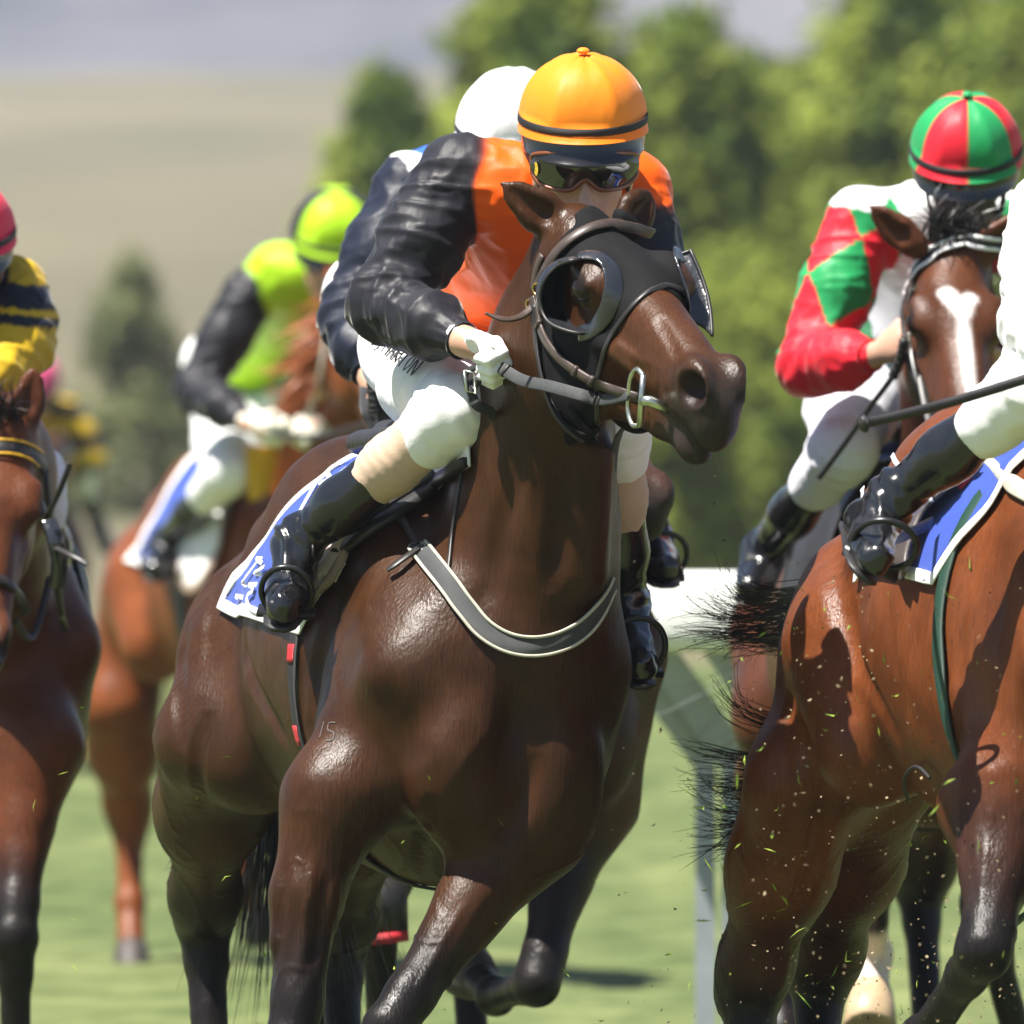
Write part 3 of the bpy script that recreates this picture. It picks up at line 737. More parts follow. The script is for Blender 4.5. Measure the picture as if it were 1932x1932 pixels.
def carve(o, lines):
    """press muscle grooves (and raise veins) along runs of points on the skin"""
    tr = bvh(o); me = o.data; n = len(me.vertices); co = np.empty(n * 3, np.float32); me.vertices.foreach_get('co', co); co = co.reshape(-1, 3).astype(float); nm = np.empty(n * 3, np.float32); me.vertices.foreach_get('normal', nm); nm = nm.reshape(-1, 3)
    dsp = np.zeros(n)
    for pts, R, dep in lines:
        p, _ = lay(tr, pts, 0, 10, False, (co[:, 1].min() + co[:, 1].max()) / 2, 1)
        if len(p) < 2: continue
        lo, hi = p.min(0) - R, p.max(0) + R; k = np.where(((co > lo) & (co < hi)).all(1))[0]
        if not len(k): continue
        d2 = ((co[k][:, None] - p[None]) ** 2).sum(2); j = d2.argmin(1); d = np.sqrt(d2[np.arange(len(k)), j]); e = np.clip(np.minimum(j, len(p) - 1 - j) / (len(p) * .22), 0, 1)
        v = dep * np.clip(1 - (d / R) ** 2, 0, 1) ** 2 * e; dsp[k] = np.where(np.abs(v) > np.abs(dsp[k]), v, dsp[k])
    me.vertices.foreach_set('co', (co + nm * dsp[:, None]).astype(np.float32).ravel()); me.update()
carve(bodyA, [([(655, 1090), (612, 1200), (594, 1320), (585, 1410)], .040, -.013), ([(850, 1430), (790, 1500), (720, 1572), (640, 1605)], .036, -.014), ([(820, 1500), (800, 1570), (790, 1650)], .026, -.009),
    ([(985, 850), (958, 960), (930, 1080), (905, 1170)], .040, -.008), ([(1062, 850), (1056, 980), (1040, 1120)], .035, -.010), ([(1010, 1260), (960, 1380), (900, 1470), (850, 1560)], .045, -.009), ([(1010, 1420), (985, 1520), (940, 1590)], .03, -.009),
    ([(596, 1600), (582, 1690), (570, 1780), (560, 1870)], .012, .005), ([(540, 1620), (528, 1720), (522, 1820)], .02, -.007), ([(620, 1640), (605, 1740), (590, 1840)], .02, -.007),
    ([(455, 1190), (470, 1270), (510, 1350), (545, 1410)], .035, -.012), ([(395, 1340), (372, 1430), (385, 1540)], .03, -.009), ([(350, 1180), (338, 1300), (345, 1420)], .03, -.007), ([(420, 1060), (400, 1150), (395, 1260)], .03, -.006),
    ([(700, 1290), (760, 1380), (790, 1450)], .05, -.006), ([(690, 1100), (640, 1230), (640, 1330)], .012, .003), ([(880, 1700), (830, 1790), (780, 1880)], .012, .004), ([(940, 1690), (880, 1790), (815, 1890)], .022, -.008),
    ([(1155, 640), (1190, 668), (1235, 690)], .014, .005), ([(1235, 590), (1262, 640), (1285, 690)], .018, -.004), ([(1172, 655), (1195, 705), (1222, 742)], .008, .003), ([(1200, 640), (1225, 680), (1262, 700)], .007, .0025),
    ([(1268, 705), (1258, 740), (1270, 775)], .010, -.004), ([(1252, 700), (1240, 740), (1250, 785)], .009, -.003), ([(1216, 770), (1224, 790), (1222, 815)], .008, -.004), ([(1300, 790), (1335, 800), (1360, 790)], .010, -.003)])
add_hoofs(A, hoofsA); hdA.eyes(A)
rt = np.array([hdA(.50 + .05 * q, .024 * s_, -.165 - .004 * q) for q in (0, .4, .8, 1.2) for s_ in (-1, -.4, .3, .9)] + [hdA(.56, .03 * s_, -.13) for s_ in (-1, -.3, .3, 1)])
strands('whiskers', M['hair'], A, rt, np.tile(hdA.u * .5 - hdA.n, (len(rt), 1)), .035, n=4, w=.0005, curl=.2)['kind'] = 'stuff'
rt = scatter(HA(-1.06, 0, 1.42), HA(-1.10, 0, 1.30), 700, .022); dv = scatter(V(.04, .26, -.85), V(.10, .05, -1), 700, .04, 5)
strands('tail', M['hair'], A, rt, dv, .82, n=9, w=.005, curl=.08, grav=.12)
rt = scatter(at(345, 1540, 1.5), at(352, 1660, 1.5), 40, .008, 4); strands('tail', M['hair'], A, rt, np.tile(V(-.7, .1, -.5), (40, 1)), .05, n=6, w=.0018, curl=.5)
rt = scatter(hdA(-.01, 0, -.03), HA(.15, 0, 1.6), 300, .012, 9); strands('mane', M['hair'], A, rt, np.tile(V(.35, .3, -.6), (300, 1)), .13, n=4, w=.003, curl=.15)

# ---- B: the bright bay on the right, nearest
HB = Frame(1.07, -.7, 18.5, .03)
B = root('horse', (0, 0, 0), 'bright bay racehorse cut off by the right edge, under the white-clad rider', 'horse', 'racehorses')
S = Sdf(.05); trunk(S, HB, 1.02); hoofsB = []
hdB = Head(HB(.75, -.02, 2.02), HB.h * .75 + V(0, 0, -.66), HB.r, 1.0)
neck(S, [(HB(.2, 0, 1.3), .26, .19), (HB(.42, 0, 1.55), .2, .13), (HB(.62, 0, 1.8), .16, .105), (HB(.76, 0, 1.97), .115, .085)], HB, hdB, None)
hdB.sculpt(S, fine=False); hdB.ear(S, 1, hdB(-.12, .1, .02)); hdB.ear(S, -1, hdB(-.12, -.1, .02))
hindleg(S, [at(1515, 1480, .1), at(1410, 1880, .35), at(1440, 2170, .2), at(1455, 2260, .15), at(1460, 2330, .1)], hoofs=hoofsB, dk=.45)
hindleg(S, [at(1640, 1480, .3), at(1545, 1850, .7), at(1540, 2150, .5), at(1545, 2240, .45), at(1550, 2310, .4)], hoofs=hoofsB, dk=.9)
foreleg(S, [at(1895, 1540, -.95), at(1860, 1790, -1.15), at(1740, 1960, -.9), at(1720, 2030, -.85), at(1700, 2090, -.8)], hoofs=hoofsB, top=.125, dk=.75)
foreleg(S, [at(2120, 1540, -.9), at(2090, 1900, -1.2), at(2060, 2170, -1.1), at(2060, 2260, -1.1), at(2060, 2330, -1.12)], hoofs=hoofsB, top=.12)
bodyB = S.build('body', M['coat'], B, h=.009, base=(0.118, 0.033, 0.0095), disp=muscle)
carve(bodyB, [([(1560, 980), (1585, 1120), (1625, 1260), (1700, 1400)], .045, -.012), ([(1500, 1250), (1480, 1400), (1478, 1540), (1500, 1660)], .03, -.009), ([(1480, 1500), (1470, 1600), (1440, 1720)], .012, .004), ([(1560, 1480), (1545, 1600), (1500, 1720)], .03, -.010), ([(1860, 1000), (1810, 1150), (1800, 1300)], .045, -.010), ([(1880, 1480), (1860, 1600), (1850, 1720)], .012, .004), ([(1850, 1420), (1820, 1560), (1825, 1700)], .025, -.007)])
add_hoofs(B, hoofsB); hdB.eyes(B)
def tailB(a, b, n, d, L, seed, curl=.2): return scatter(a, b, n, .014, seed), np.tile(V(*d), (n, 1)), L
o = HB(-1.12, 0, 1.36)
TAILB = [[(1530, 1135), (1430, 1150), (1370, 1140), (1338, 1085)], [(1530, 1150), (1440, 1165), (1360, 1165), (1300, 1130)], [(1530, 1165), (1430, 1185), (1350, 1180), (1282, 1185)], [(1530, 1150), (1450, 1150), (1390, 1165), (1330, 1150)],
         [(1530, 1190), (1440, 1205), (1360, 1205), (1285, 1214)], [(1530, 1200), (1450, 1212), (1400, 1210), (1335, 1204)], [(1530, 1120), (1460, 1125), (1400, 1120), (1372, 1085)], [(1530, 1210), (1460, 1215), (1420, 1200), (1390, 1222)],
         [(1470, 1390), (1400, 1350), (1375, 1320), (1362, 1285)], [(1470, 1440), (1400, 1432), (1340, 1418), (1292, 1408)], [(1470, 1470), (1400, 1476), (1350, 1482), (1290, 1480)], [(1480, 1500), (1410, 1500), (1370, 1490), (1340, 1500)],
         [(1480, 1540), (1410, 1530), (1350, 1525), (1312, 1495)], [(1480, 1560), (1410, 1565), (1360, 1570), (1312, 1562)], [(1480, 1580), (1410, 1585), (1370, 1600), (1325, 1612)], [(1480, 1560), (1410, 1555), (1360, 1550), (1322, 1540)]]
def guided(name, guides, per, m, parent, Y, w=.0016, spread=.012, seed=5):
    rs = np.random.RandomState(seed); n = 9; vs = []; fs = []
    for gi, gd in enumerate(guides):
        P = np.array([at(x, y, Y) for x, y in spline(gd, 4)]); P = P[np.linspace(0, len(P) - 1, n).astype(int)]; back = V(0, 1, 0)
        for k in range(per):
            L = .75 + .4 * rs.rand(); o1 = rs.normal(size=3) * spread; o2 = rs.normal(size=3) * spread * 1.3; o3 = rs.normal(size=3) * .02
            idx = np.linspace(0, 1, n) * L; base = len(vs)
            for i, t in enumerate(idx):
                x = min(t, 1) * (n - 1); j = min(int(x), n - 2); f = x - j; p = P[j] * (1 - f) + P[j + 1] * f
                p = p + o1 * (1 - t * .6) + o2 * t * .7 + o3 * t * t + .006 * np.sin(t * 7 + k) * V(0, .3, 1) * t + V(.02, .1, 0) * (1 - t) ** 2
                d = unit(P[j + 1] - P[j]); s_ = unit(np.cross(d, V(.2, 1, .3))) * w * (1 - .75 * i / (n - 1)); vs += [p - s_, p + s_]
            fs += [(base + 2 * i, base + 2 * i + 1, base + 2 * i + 3, base + 2 * i + 2) for i in range(n - 1)]
    return mesh_obj(name, vs, fs, m, parent)
guided('tail', [[(1495 if i == 0 else x, y) for i, (x, y) in enumerate(g_)] for g_ in TAILB], 24, M['tailhair'], B, .62, .0012, .013)
rt = scatter(o, at(1470, 1500, .66), 260, .03, 4); strands('tail', M['hair'], B, rt, np.tile(V(-.1, .1, -1), (260, 1)), .3, n=6, w=.004, curl=.2)
rt = scatter(hdB(0, 0, 0), HB(.1, 0, 1.6), 200, .012, 9); strands('mane', M['hair'], B, rt, np.tile(V(.4, .2, -.6), (200, 1)), .14, n=4, w=.003, curl=.15)

# ---- C: bay with the white blaze behind B
HC = Frame(.926, 3.6, 9)
Cc = root('horse', (0, 0, 0), 'brown racehorse with a white blaze, carrying the red and green rider', 'horse', 'racehorses')
S = Sdf(.05); trunk(S, HC); hoofsC = []
hdC = Head(at(1800, 452, 2.72), (.06, -.62, -.78), (-.97, -.2, -.03), 1.03)
neck(S, [(HC(.2, 0, 1.3), .26, .19), (HC(.42, 0.02, 1.5), .2, .13), (at(1795, 660, 3.0), .16, .105), (at(1800, 520, 2.82), .115, .085)], HC, hdC, None)
hdC.sculpt(S, muz=(.03, .02, .016)); hdC.ear(S, 1, at(1637, 385, 2.72), at(1725, 462, 2.72)); hdC.ear(S, -1, at(1935, 400, 2.72))
for (u0, v0, u1, v1, r0, r1) in ((.14, .026, .19, .0, .020, .024), (.15, -.022, .20, 0, .016, .016), (.2, 0, .50, -.005, .016, .010)):
    S.paint(hdC(u0, v0, -.01), hdC(u1, v1, -.01), r0, (.75, .70, .66), rb=r1, soft=.008)
foreleg(S, [HC(.15, .15, .88), at(1652, 1635, 3.1), at(1648, 1800, 3.35), at(1645, 1868, 3.3), at(1640, 1945, 3.2)], sock=(.62, .52, .45), hoofs=hoofsC)
foreleg(S, [HC(.15, -.15, .88), at(1850, 1700, 3.0), HC(.4, -.14, .22), HC(.45, -.14, .14), HC(.48, -.14, .07)], hoofs=hoofsC)
hindleg(S, [HC(-.62, .2, 1.0), HC(-1.1, .17, .62), HC(-.95, .16, .28), HC(-.88, .16, .2), HC(-.83, .16, .12)], hoofs=hoofsC)
hindleg(S, [HC(-.62, -.2, 1.0), HC(-1.0, -.17, .6), HC(-.85, -.16, .25), HC(-.78, -.16, .16), HC(-.74, -.16, .08)], hoofs=hoofsC)
bodyC = S.build('body', M['coat'], Cc, h=.009, base=(0.076, 0.025, 0.0095))
add_hoofs(Cc, hoofsC); hdC.eyes(Cc)
rt = scatter(hdC(-.01, .05, -.01), hdC(-.01, -.05, -.01), 260, .012, 3); strands('forelock', M['hair'], Cc, rt, np.tile(V(.1, -.1, .75), (260, 1)), .10, n=5, w=.003, curl=.55)
rt = scatter(HC(-1.1, 0, 1.4), HC(-1.13, 0, 1.3), 200, .02); strands('tail', M['hair'], Cc, rt, np.tile(V(-.1, .6, -.8), (200, 1)), .7, n=8, w=.004, curl=.2)

# ---- Dd: dark bay hidden behind A
HD = Frame(-.03, 2.5, 14)
Dd = root('horse', (0, 0, 0), 'brown racehorse almost hidden behind the dark bay, carrying the white-capped rider', 'horse', 'racehorses')
S = Sdf(.05); trunk(S, HD); hoofsD = []
hdD = Head(at(1075, 640, 1.85), (.30, -.80, -.52), HD.r, 1.0)
neck(S, [(HD(.2, 0, 1.3), .26, .19), (HD(.42, 0, 1.48), .2, .13), (at(1040, 770, 2.05), .15, .10), (at(1065, 690, 1.9), .115, .085)], HD, hdD, None)
hdD.sculpt(S, fine=False); hdD.ear(S, 1, hdD(-.1, .1, .02)); hdD.ear(S, -1, hdD(-.1, -.1, .02))
foreleg(S, [HD(.12, .15, .9), at(712, 1705, 2.15), at(722, 1960, 2.2), at(722, 2030, 2.15), at(722, 2100, 2.1)], hoofs=hoofsD, dk=.8)
foreleg(S, [at(1090, 1520, 2.3), at(1015, 1855, 2.1), at(935, 1880, 2.45), at(905, 1850, 2.6), at(880, 1830, 2.7)], hoofs=hoofsD, dk=.5, top=.13)
hindleg(S, [HD(-.62, .2, 1.0), HD(-1.1, .17, .62), HD(-.95, .16, .28), HD(-.88, .16, .2), HD(-.83, .16, .12)], hoofs=hoofsD)
hindleg(S, [HD(-.62, -.2, 1.0), HD(-1.0, -.17, .6), HD(-.85, -.16, .25), HD(-.78, -.16, .16), HD(-.74, -.16, .08)], hoofs=hoofsD)
bodyD = S.build('body', M['coat'], Dd, h=.012, base=(0.044, 0.016, 0.007))
add_hoofs(Dd, hoofsD); hdD.eyes(Dd)
rt = scatter(HD(-1.1, 0, 1.4), HD(-1.13, 0, 1.3), 150, .02); strands('tail', M['hair'], Dd, rt, np.tile(V(-.1, .6, -.8), (150, 1)), .7, n=8, w=.004, curl=.2)

# ---- E: chestnut under the lime rider
HE = Frame(-.69, 12.9, 22)
E = root('horse', (0, 0, 0), 'bright chestnut racehorse with a flying ginger mane, further back on the left', 'horse', 'racehorses')
CH = (0.150, 0.042, 0.0105)
S = Sdf(.05); trunk(S, HE); hoofsE = []
hdE = Head(at(690, 545, 12.0), (.25, -.62, -.75), (-.9, -.4, 0), 1.03)
neck(S, [(HE(.2, 0, 1.3), .26, .19), (at(620, 800, 12.5), .2, .13), (at(665, 680, 12.25), .15, .10), (at(685, 590, 12.05), .115, .085)], HE, hdE, None)
hdE.sculpt(S, muz=None, fine=False); hdE.ear(S, 1, at(612, 498, 12.1)); hdE.ear(S, -1, at(730, 510, 12.1))
hindleg(S, [at(225, 1330, 13.7), at(244, 1545, 14.0), at(246, 1705, 13.9), at(248, 1785, 13.8), at(252, 1868, 13.7)], hoofs=hoofsE, darkamt=0, sz=1.15)
hindleg(S, [HE(-.62, -.2, 1.0), HE(-.95, -.17, .55), HE(-.75, -.16, .25), HE(-.68, -.16, .16), HE(-.64, -.16, .08)], hoofs=hoofsE, darkamt=0)
foreleg(S, [HE(.15, .15, .88), at(440, 1690, 12.5), at(385, 1840, 12.7), at(365, 1890, 12.8), at(360, 1940, 12.8)], hoofs=hoofsE, dark=CH, sock=(.6, .5, .42))
foreleg(S, [HE(.15, -.15, .88), at(600, 1750, 12.4), at(610, 1860, 12.5), at(612, 1900, 12.4), at(614, 1950, 12.3)], hoofs=hoofsE, dark=CH, sock=(.6, .5, .42))
bodyE = S.build('body', M['coat'], E, h=.012, base=CH)
add_hoofs(E, hoofsE); hdE.eyes(E)
rt = scatter(at(660, 590, 12.1), at(600, 810, 12.6), 800, .045, 3); strands('mane', M['redhair'], E, rt, np.tile(V(-.8, -.45, -.30), (800, 1)), .16, n=5, w=.006, curl=.3)
rt = scatter(HE(-1.1, 0, 1.4), HE(-1.13, 0, 1.3), 200, .02); strands('tail', M['redhair'], E, rt, np.tile(V(-.0, .6, -.8), (200, 1)), .7, n=8, w=.004, curl=.2)

# ---- Ff: bay at the left edge
HFf = Frame(-1.23, 3.4, 12)
Ff = root('horse', (0, 0, 0), 'bay racehorse at the left edge, half of its face and one foreleg showing', 'horse', 'racehorses')
S = Sdf(.05); trunk(S, HFf); hoofsF = []
hdF = Head(at(0, 790, 2.45), (-.03, -.55, -.83), (.97, -.10, 0) * V(-1, 1, 1), 1.0)
neck(S, [(HFf(.2, 0, 1.25), .26, .19), (HFf(.45, 0, 1.38), .2, .13), (at(5, 900, 2.7), .15, .105), (at(0, 840, 2.55), .115, .085)], HFf, hdF, None)
hdF.sculpt(S, muz=(.03, .022, .018)); hdF.ear(S, 1, at(-75, 690, 2.5)); hdF.ear(S, -1, at(66, 688, 2.5), at(48, 790, 2.5))
foreleg(S, [at(55, 1420, 2.95), at(28, 1760, 2.75), at(30, 2010, 2.8), at(32, 2080, 2.75), at(34, 2150, 2.7)], hoofs=hoofsF, top=.12, dk=.15)
foreleg(S, [HFf(.15, .15, .88), HFf(.35, .12, .5), HFf(.1, .12, .35), HFf(.02, .12, .38), HFf(-.05, .12, .42)], hoofs=hoofsF)
hindleg(S, [HFf(-.62, .2, 1.0), HFf(-1.1, .17, .62), HFf(-.95, .16, .28), HFf(-.88, .16, .2), HFf(-.83, .16, .12)], hoofs=hoofsF)
hindleg(S, [HFf(-.62, -.2, 1.0), HFf(-1.0, -.17, .6), HFf(-.85, -.16, .25), HFf(-.78, -.16, .16), HFf(-.74, -.16, .08)], hoofs=hoofsF)
bodyF = S.build('body', M['coat'], Ff, h=.009, base=(0.09, 0.027, 0.0095))
add_hoofs(Ff, hoofsF); hdF.eyes(Ff)
rt = scatter(hdF(-.01, .04, -.01), hdF(-.01, -.04, -.01), 160, .012, 3); strands('forelock', M['hair'], Ff, rt, np.tile(V(-.1, -.3, .4), (160, 1)), .10, n=5, w=.003, curl=.4)
rt = scatter(HFf(-1.1, 0, 1.4), HFf(-1.13, 0, 1.3), 200, .02); strands('tail', M['hair'], Ff, rt, np.tile(V(-.1, .6, -.8), (200, 1)), .7, n=8, w=.004, curl=.2)
# ------------------------------------------------------------------ riders
WHITE = (0.80, 0.80, 0.80); BLACK = (0.015, 0.015, 0.020); SKIN = (0.50, 0.29, 0.20); TAN = (0.52, 0.37, 0.26)
ORANGE = (0.80, 0.10, 0.002); CAPO = (0.84, 0.23, 0.012); HAIRC = (0.012, 0.010, 0.009)

def folds(f=18, amp=.006, axis=None, seed=0.0, fine=.22):
    def d(v):
        p = v * V(f, f, f) + seed
        if axis is not None:
            a = unit(axis); t = v @ a; p = v * f * .5 + np.outer(t, a) * f * .9 + seed
        w = vnoise(p * .6 + 9.1)
        r = 1 - np.abs(vnoise(p + w[:, None] * .8)) * 2.2
        r2 = 1 - np.abs(vnoise(p * V(2.6, 2.6, 1.2) + 4.7)) * 2
        return amp * (r + fine * r2 - .4)
    return d

def head_sdf(S, c, f, t, skin=SKIN, sc=1.0):
    f = unit(f); t = unit(t - f * (t @ f)); l = np.cross(f, t) * -1.0        # l points to the rider's right
    if (l @ V(-1, 0, 0)) < 0: l = -l
    A = (l, f, t); P = lambda a, b, e: c + sc * (l * a + f * b + t * e)
    S.ell(P(0, -.012, .035), V(.076, .098, .092) * sc, A, col=skin, k=.02)
    S.ell(P(0, .028, -.030), V(.060, .066, .080) * sc, A, col=skin, k=.025)
    S.cap(P(0, .058, -.098), P(0, .052, -.085), .020 * sc, .026 * sc, col=skin, k=.025)
    for q in (-1, 1):
        S.ell(P(q * .042, .062, -.012), V(.024, .02, .018) * sc, A, col=skin, k=.02)
        S.cap(P(q * .055, .0, -.07), P(q * .018, .062, -.095), .018 * sc, .018 * sc, col=skin, k=.025)
        S.ell(P(q * .079, -.004, -.004), V(.009, .019, .030) * sc, A, col=skin, k=.008)
        S.cap(P(q * .014, .091, .030), P(q * .05, .079, .030), .010 * sc, .009 * sc, col=skin, k=.015)
        S.ell(P(q * .012, .100, -.028), V(.009, .011, .009) * sc, A, col=skin, k=.006)
        S.ell(P(q * .032, .083, .012), V(.016, .010, .010) * sc, A, col=skin, k=.01)
    S.cap(P(0, .092, .022), P(0, .114, -.024), .0085 * sc, .0125 * sc, col=skin, k=.012)
    S.cap(P(-.02, .090, -.056), P(.02, .090, -.056), .007 * sc, .007 * sc, col=(.45, .18, .15), k=.008)
    S.cap(P(-.018, .088, -.070), P(.018, .088, -.070), .008 * sc, .008 * sc, col=(.45, .18, .15), k=.008)
    S.cap(P(-.022, .100, -.0630), P(.022, .100, -.0630), .0022 * sc, .0022 * sc, k=.003, sub=True)
    S.cap(P(0, -.03, -.03), P(0, -.075, -.14), .056 * sc, .058 * sc, col=skin, k=.03)
    return A

def hand_sdf(S, wrist, knuck, pn, th, col, sc=1.0, curl=1.0):
    """a fist closed on the reins: wrist to knuckles, pn = back-of-hand normal, th = direction of the thumb side"""
    w = np.asarray(wrist, float); kx = unit(np.asarray(knuck, float) - w); th = unit(th - kx * (th @ kx)); pn = unit(np.cross(kx, th)) * (1 if np.cross(kx, th) @ pn > 0 else -1)
    P = lambda a, b, c: w + sc * (kx * a + th * b + pn * c)
    S.cap(P(-.02, 0, 0), P(.03, 0, 0), .026 * sc, .029 * sc, col=col, k=.012, flat=(pn, .75))
    S.ell(P(.055, 0, 0), V(.042, .040, .019) * sc, (kx, th, pn), col=col, k=.012)
    for i, b in enumerate((.031, .0105, -.010, -.029)):
        L = (.040, .044, .041, .033)[i]; r = (.0098, .0102, .0098, .0088)[i] * sc; e = .086 - .004 * abs(i - 1)
        p0 = P(e - .006, b, .004); p1 = P(e + L * .62, b * 1.02, -.014 * curl); p2 = P(e + L * .42, b, -.014 - L * .75 * curl); p3 = P(e - L * .15, b * .97, -.018 - L * .72 * curl)
        S.chain([(p0, r * 1.08), (p1, r), (p2, r * .95), (p3, r * .85)], col=col, k=.005)
    t0 = P(.028, .028, -.006); t1 = P(.062, .050, -.020); t2 = P(.092, .036, -.036)
    S.chain([(t0, .014 * sc), (t1, .0115 * sc), (t2, .010 * sc)], col=col, k=.008)

def helmet(parent, c, f, t, colfn, sc=1.0, band=BLACK, button=None, name='helmet'):
    """silk-covered skull cap: dome, band, skirt and glossy peak"""
    f = unit(f); t = unit(t - f * (t @ f)); l = np.cross(f, t) * -1.0
    if (l @ V(-1, 0, 0)) < 0: l = -l
    def P(az, rho, h, fs=1.13): return c + sc * (f * (math.cos(az) * rho * fs) + l * (math.sin(az) * rho) + t * h)
    N = 72; fr = lambda az: max(0, math.cos(az)) ** 1.5
    rows = []; cols = []; vs = []
    prof = [(.1225, -.020, 1), (.1215, -.014, 1), (.1195, -.004, 0), (.1195, .006, 0)]
    for e in np.linspace(6, 90, 18)[0:]:
        a = math.radians(e); prof.append((.1195 * math.cos(a) ** .80 if e < 89 else .002, .120 * math.sin(a) ** 1.02, 0))
    for (rho, h, sk) in prof:
        for i in range(N):
            az = 2 * math.pi * i / N
            seam = abs(((az / (2 * math.pi) * 6) % 1) - .5) * 2
            rr = rho * (1 - (.55 * (1 - math.cos(math.pi / 6) / math.cos((1 - seam) * math.pi / 6)) if h > .01 else 0)) * (1.012 if h > .01 else 1) + (.010 * fr(az) if sk else 0)
            hh = h + (.005 * fr(az) if sk == 1 and h < -.018 else 0) + .001 * math.sin(az * 9) * (h > .01) 
            vs.append(P(az, rr, hh)); cols.append(colfn(az, h))
    m = len(prof); fs = [(i * N + j, i * N + (j + 1) % N, (i + 1) * N + (j + 1) % N, (i + 1) * N + j) for i in range(m - 1) for j in range(N)]
    o = mesh_obj(name, vs, fs, M['satin'], parent, cols=cols)
    b = Geo(); pts = [P(2 * math.pi * i / 48, .1198, .004) for i in range(48)]; nr = [unit(p - c) for p in pts]
    b.ribbon(pts, nr, .014 * sc, .0022, closed=True); bo = b.obj('band', M['blackweb'], o)
    v = Geo(); pr = []; 
    for i in range(49):                                                       # rigid black shell and peak under the silk
        az = -math.pi + 2 * math.pi * i / 48; q = fr(az)
        pr.append([P(az, .117 + .004 * q, -.008), P(az, .1165 + .010 * q, -.026 - .006 * q), P(az, .114 + .024 * q, -.044 - .008 * q), P(az, .113 + .030 * q, -.049 - .006 * q), P(az, .108 + .028 * q, -.053 - .005 * q), P(az, .09, -.02)])
    vv = [p for r in pr for p in r]; k = 6
    v.add(vv, [(i * k + j, (i + 1) * k + j, (i + 1) * k + j + 1, i * k + j + 1) for i in range(48) for j in range(k - 1)]); v.obj('peak', M['plasticblack'], o)
    if button: g = Geo(); g.ball(P(0, 0, .129), V(.012, .012, .006) * sc, (l, f, t)); mesh_obj('button', g.v, g.f, M['satin'], o, cols=[button] * len(g.v))
    return o

def goggles(parent, c, f, t, sc=1.0, up=0.0, frame=None, sticker=False):
    f = unit(f); t = unit(t - f * (t @ f)); l = np.cross(f, t) * -1.0
    if (l @ V(-1, 0, 0)) < 0: l = -l
    def P(az, h, d=0.0): 
        r = .092 + d; return c + sc * (l * (math.sin(az) * r * 1.02) + f * (math.cos(az) * (r * .66) + .048) + t * (h + up))
    nA = 40; top = []; bot = []
    for i in range(nA + 1):
        az = -1.25 + 2.5 * i / nA; x = abs(az)
        ht = .036 - .012 * (x / 1.25) ** 3; hb = -.030 + .020 * math.exp(-(az / .17) ** 2) + .022 * (x / 1.25) ** 4
        top.append((az, ht)); bot.append((az, hb))
    vs = []; nr = 9
    for (a, h1), (_, h0) in zip(top, bot):
        for j in range(nr): tt = j / (nr - 1); vs.append(P(a, h0 + (h1 - h0) * tt, .006 * math.sin(math.pi * tt)))
    g = Geo(); g.add(vs, [(i * nr + j, (i + 1) * nr + j, (i + 1) * nr + j + 1, i * nr + j + 1) for i in range(nA) for j in range(nr - 1)])
    o = g.obj('goggles', M['lens'], parent)
    loop = [P(a, h, .001) for a, h in top] + [P(a, h, .001) for a, h in bot[::-1]]; loop.append(loop[0])
    g = Geo(); g.tube(loop, .0042 * sc, 8, False); g.obj('goggle_frame', M['goggleframe'] if frame is None else frame, o)
    g = Geo()
    for q in (-1, 1):
        pts = [P(q * 1.25, .008, .002)] + [c + sc * (l * (q * x) + f * y + t * (z + up)) for x, y, z in ((.094, .02, .010), (.100, -.03, .014), (.098, -.07, .018), (.06, -.125, .02))]
        pts = spline(pts, 5); g = Geo(); g.ribbon(pts, [l * q] * len(pts), .022 * sc, .002); g.obj('goggle_strap', M['blackweb'], o)

    if sticker:
        g = Geo(); n = unit(P(.98, .006, .02) - P(.98, .006, 0)); a = unit(np.cross(n, t)); b = np.cross(n, a); cc = P(.98, .004, .0075)
        g.add([cc] + [cc + (a * math.cos(x) * .009 + b * math.sin(x) * .013) for x in np.linspace(0, 2 * math.pi, 20)[:-1]], [(0, 1 + i, 1 + (i + 1) % 19) for i in range(19)])
        g.obj('sticker', M['yellow'], o, False)
    return o
M['yellow'] = mat('yellow_sticker', (.62, .42, .03), .5, var=(200, .4))
M['chin'] = mat('black_padding', (0.011, 0.011, 0.011), 0.75, bump=[(500, .4, .001)])

def boot(parent, top, ankle, heel, toe, rt=.051, ra=.039, foot_up=None, h=.007):
    """polished riding boot: shaft, ankle creases, heel and sole"""
    top, ankle, heel, toe = [np.asarray(q, float) for q in (top, ankle, heel, toe)]
    S = Sdf(.02); B = (.008, .009, .012)
    S.cap(top, top + (ankle - top) * .45, rt, rt * .98, col=B); S.cap(top + (ankle - top) * .45, ankle, rt * .98, ra, col=B, k=.03)
    d = toe - heel; S.cap(heel + d * .1, ankle, .031, ra, col=B, k=.03)
    S.cap(ankle, heel + d * .62, ra * .95, .036, col=B, k=.03); S.cap(heel + d * .08, heel + d * .9, .032, .028, col=B, k=.03)
    S.cap(heel + d * .55, heel + d * .92, .036, .026, col=B, k=.02)
    ax = unit(ankle - top)
    o = S.build('boot', M['patent'], parent, h=h, base=B, disp=lambda v: .0035 * np.clip(1 - np.abs(((v - ankle) @ ax)) / .09, 0, 1) * np.sin(((v - ankle) @ ax) * 190 + vnoise(v * 30) * 3) + vnoise(v * 26) * .0022)
    s = Geo(); up = unit(np.cross(np.cross(d, ankle - heel), d)); side = unit(np.cross(d, up))
    pts = [heel + d * x - up * .031 for x in (-.02, .1, .3, .5, .75, .95, 1.03)]
    s.ribbon(pts, [-up] * 7, [.05, .062, .058, .066, .076, .062, .03], .008); s.obj('sole', M['leather'], o)
    return o

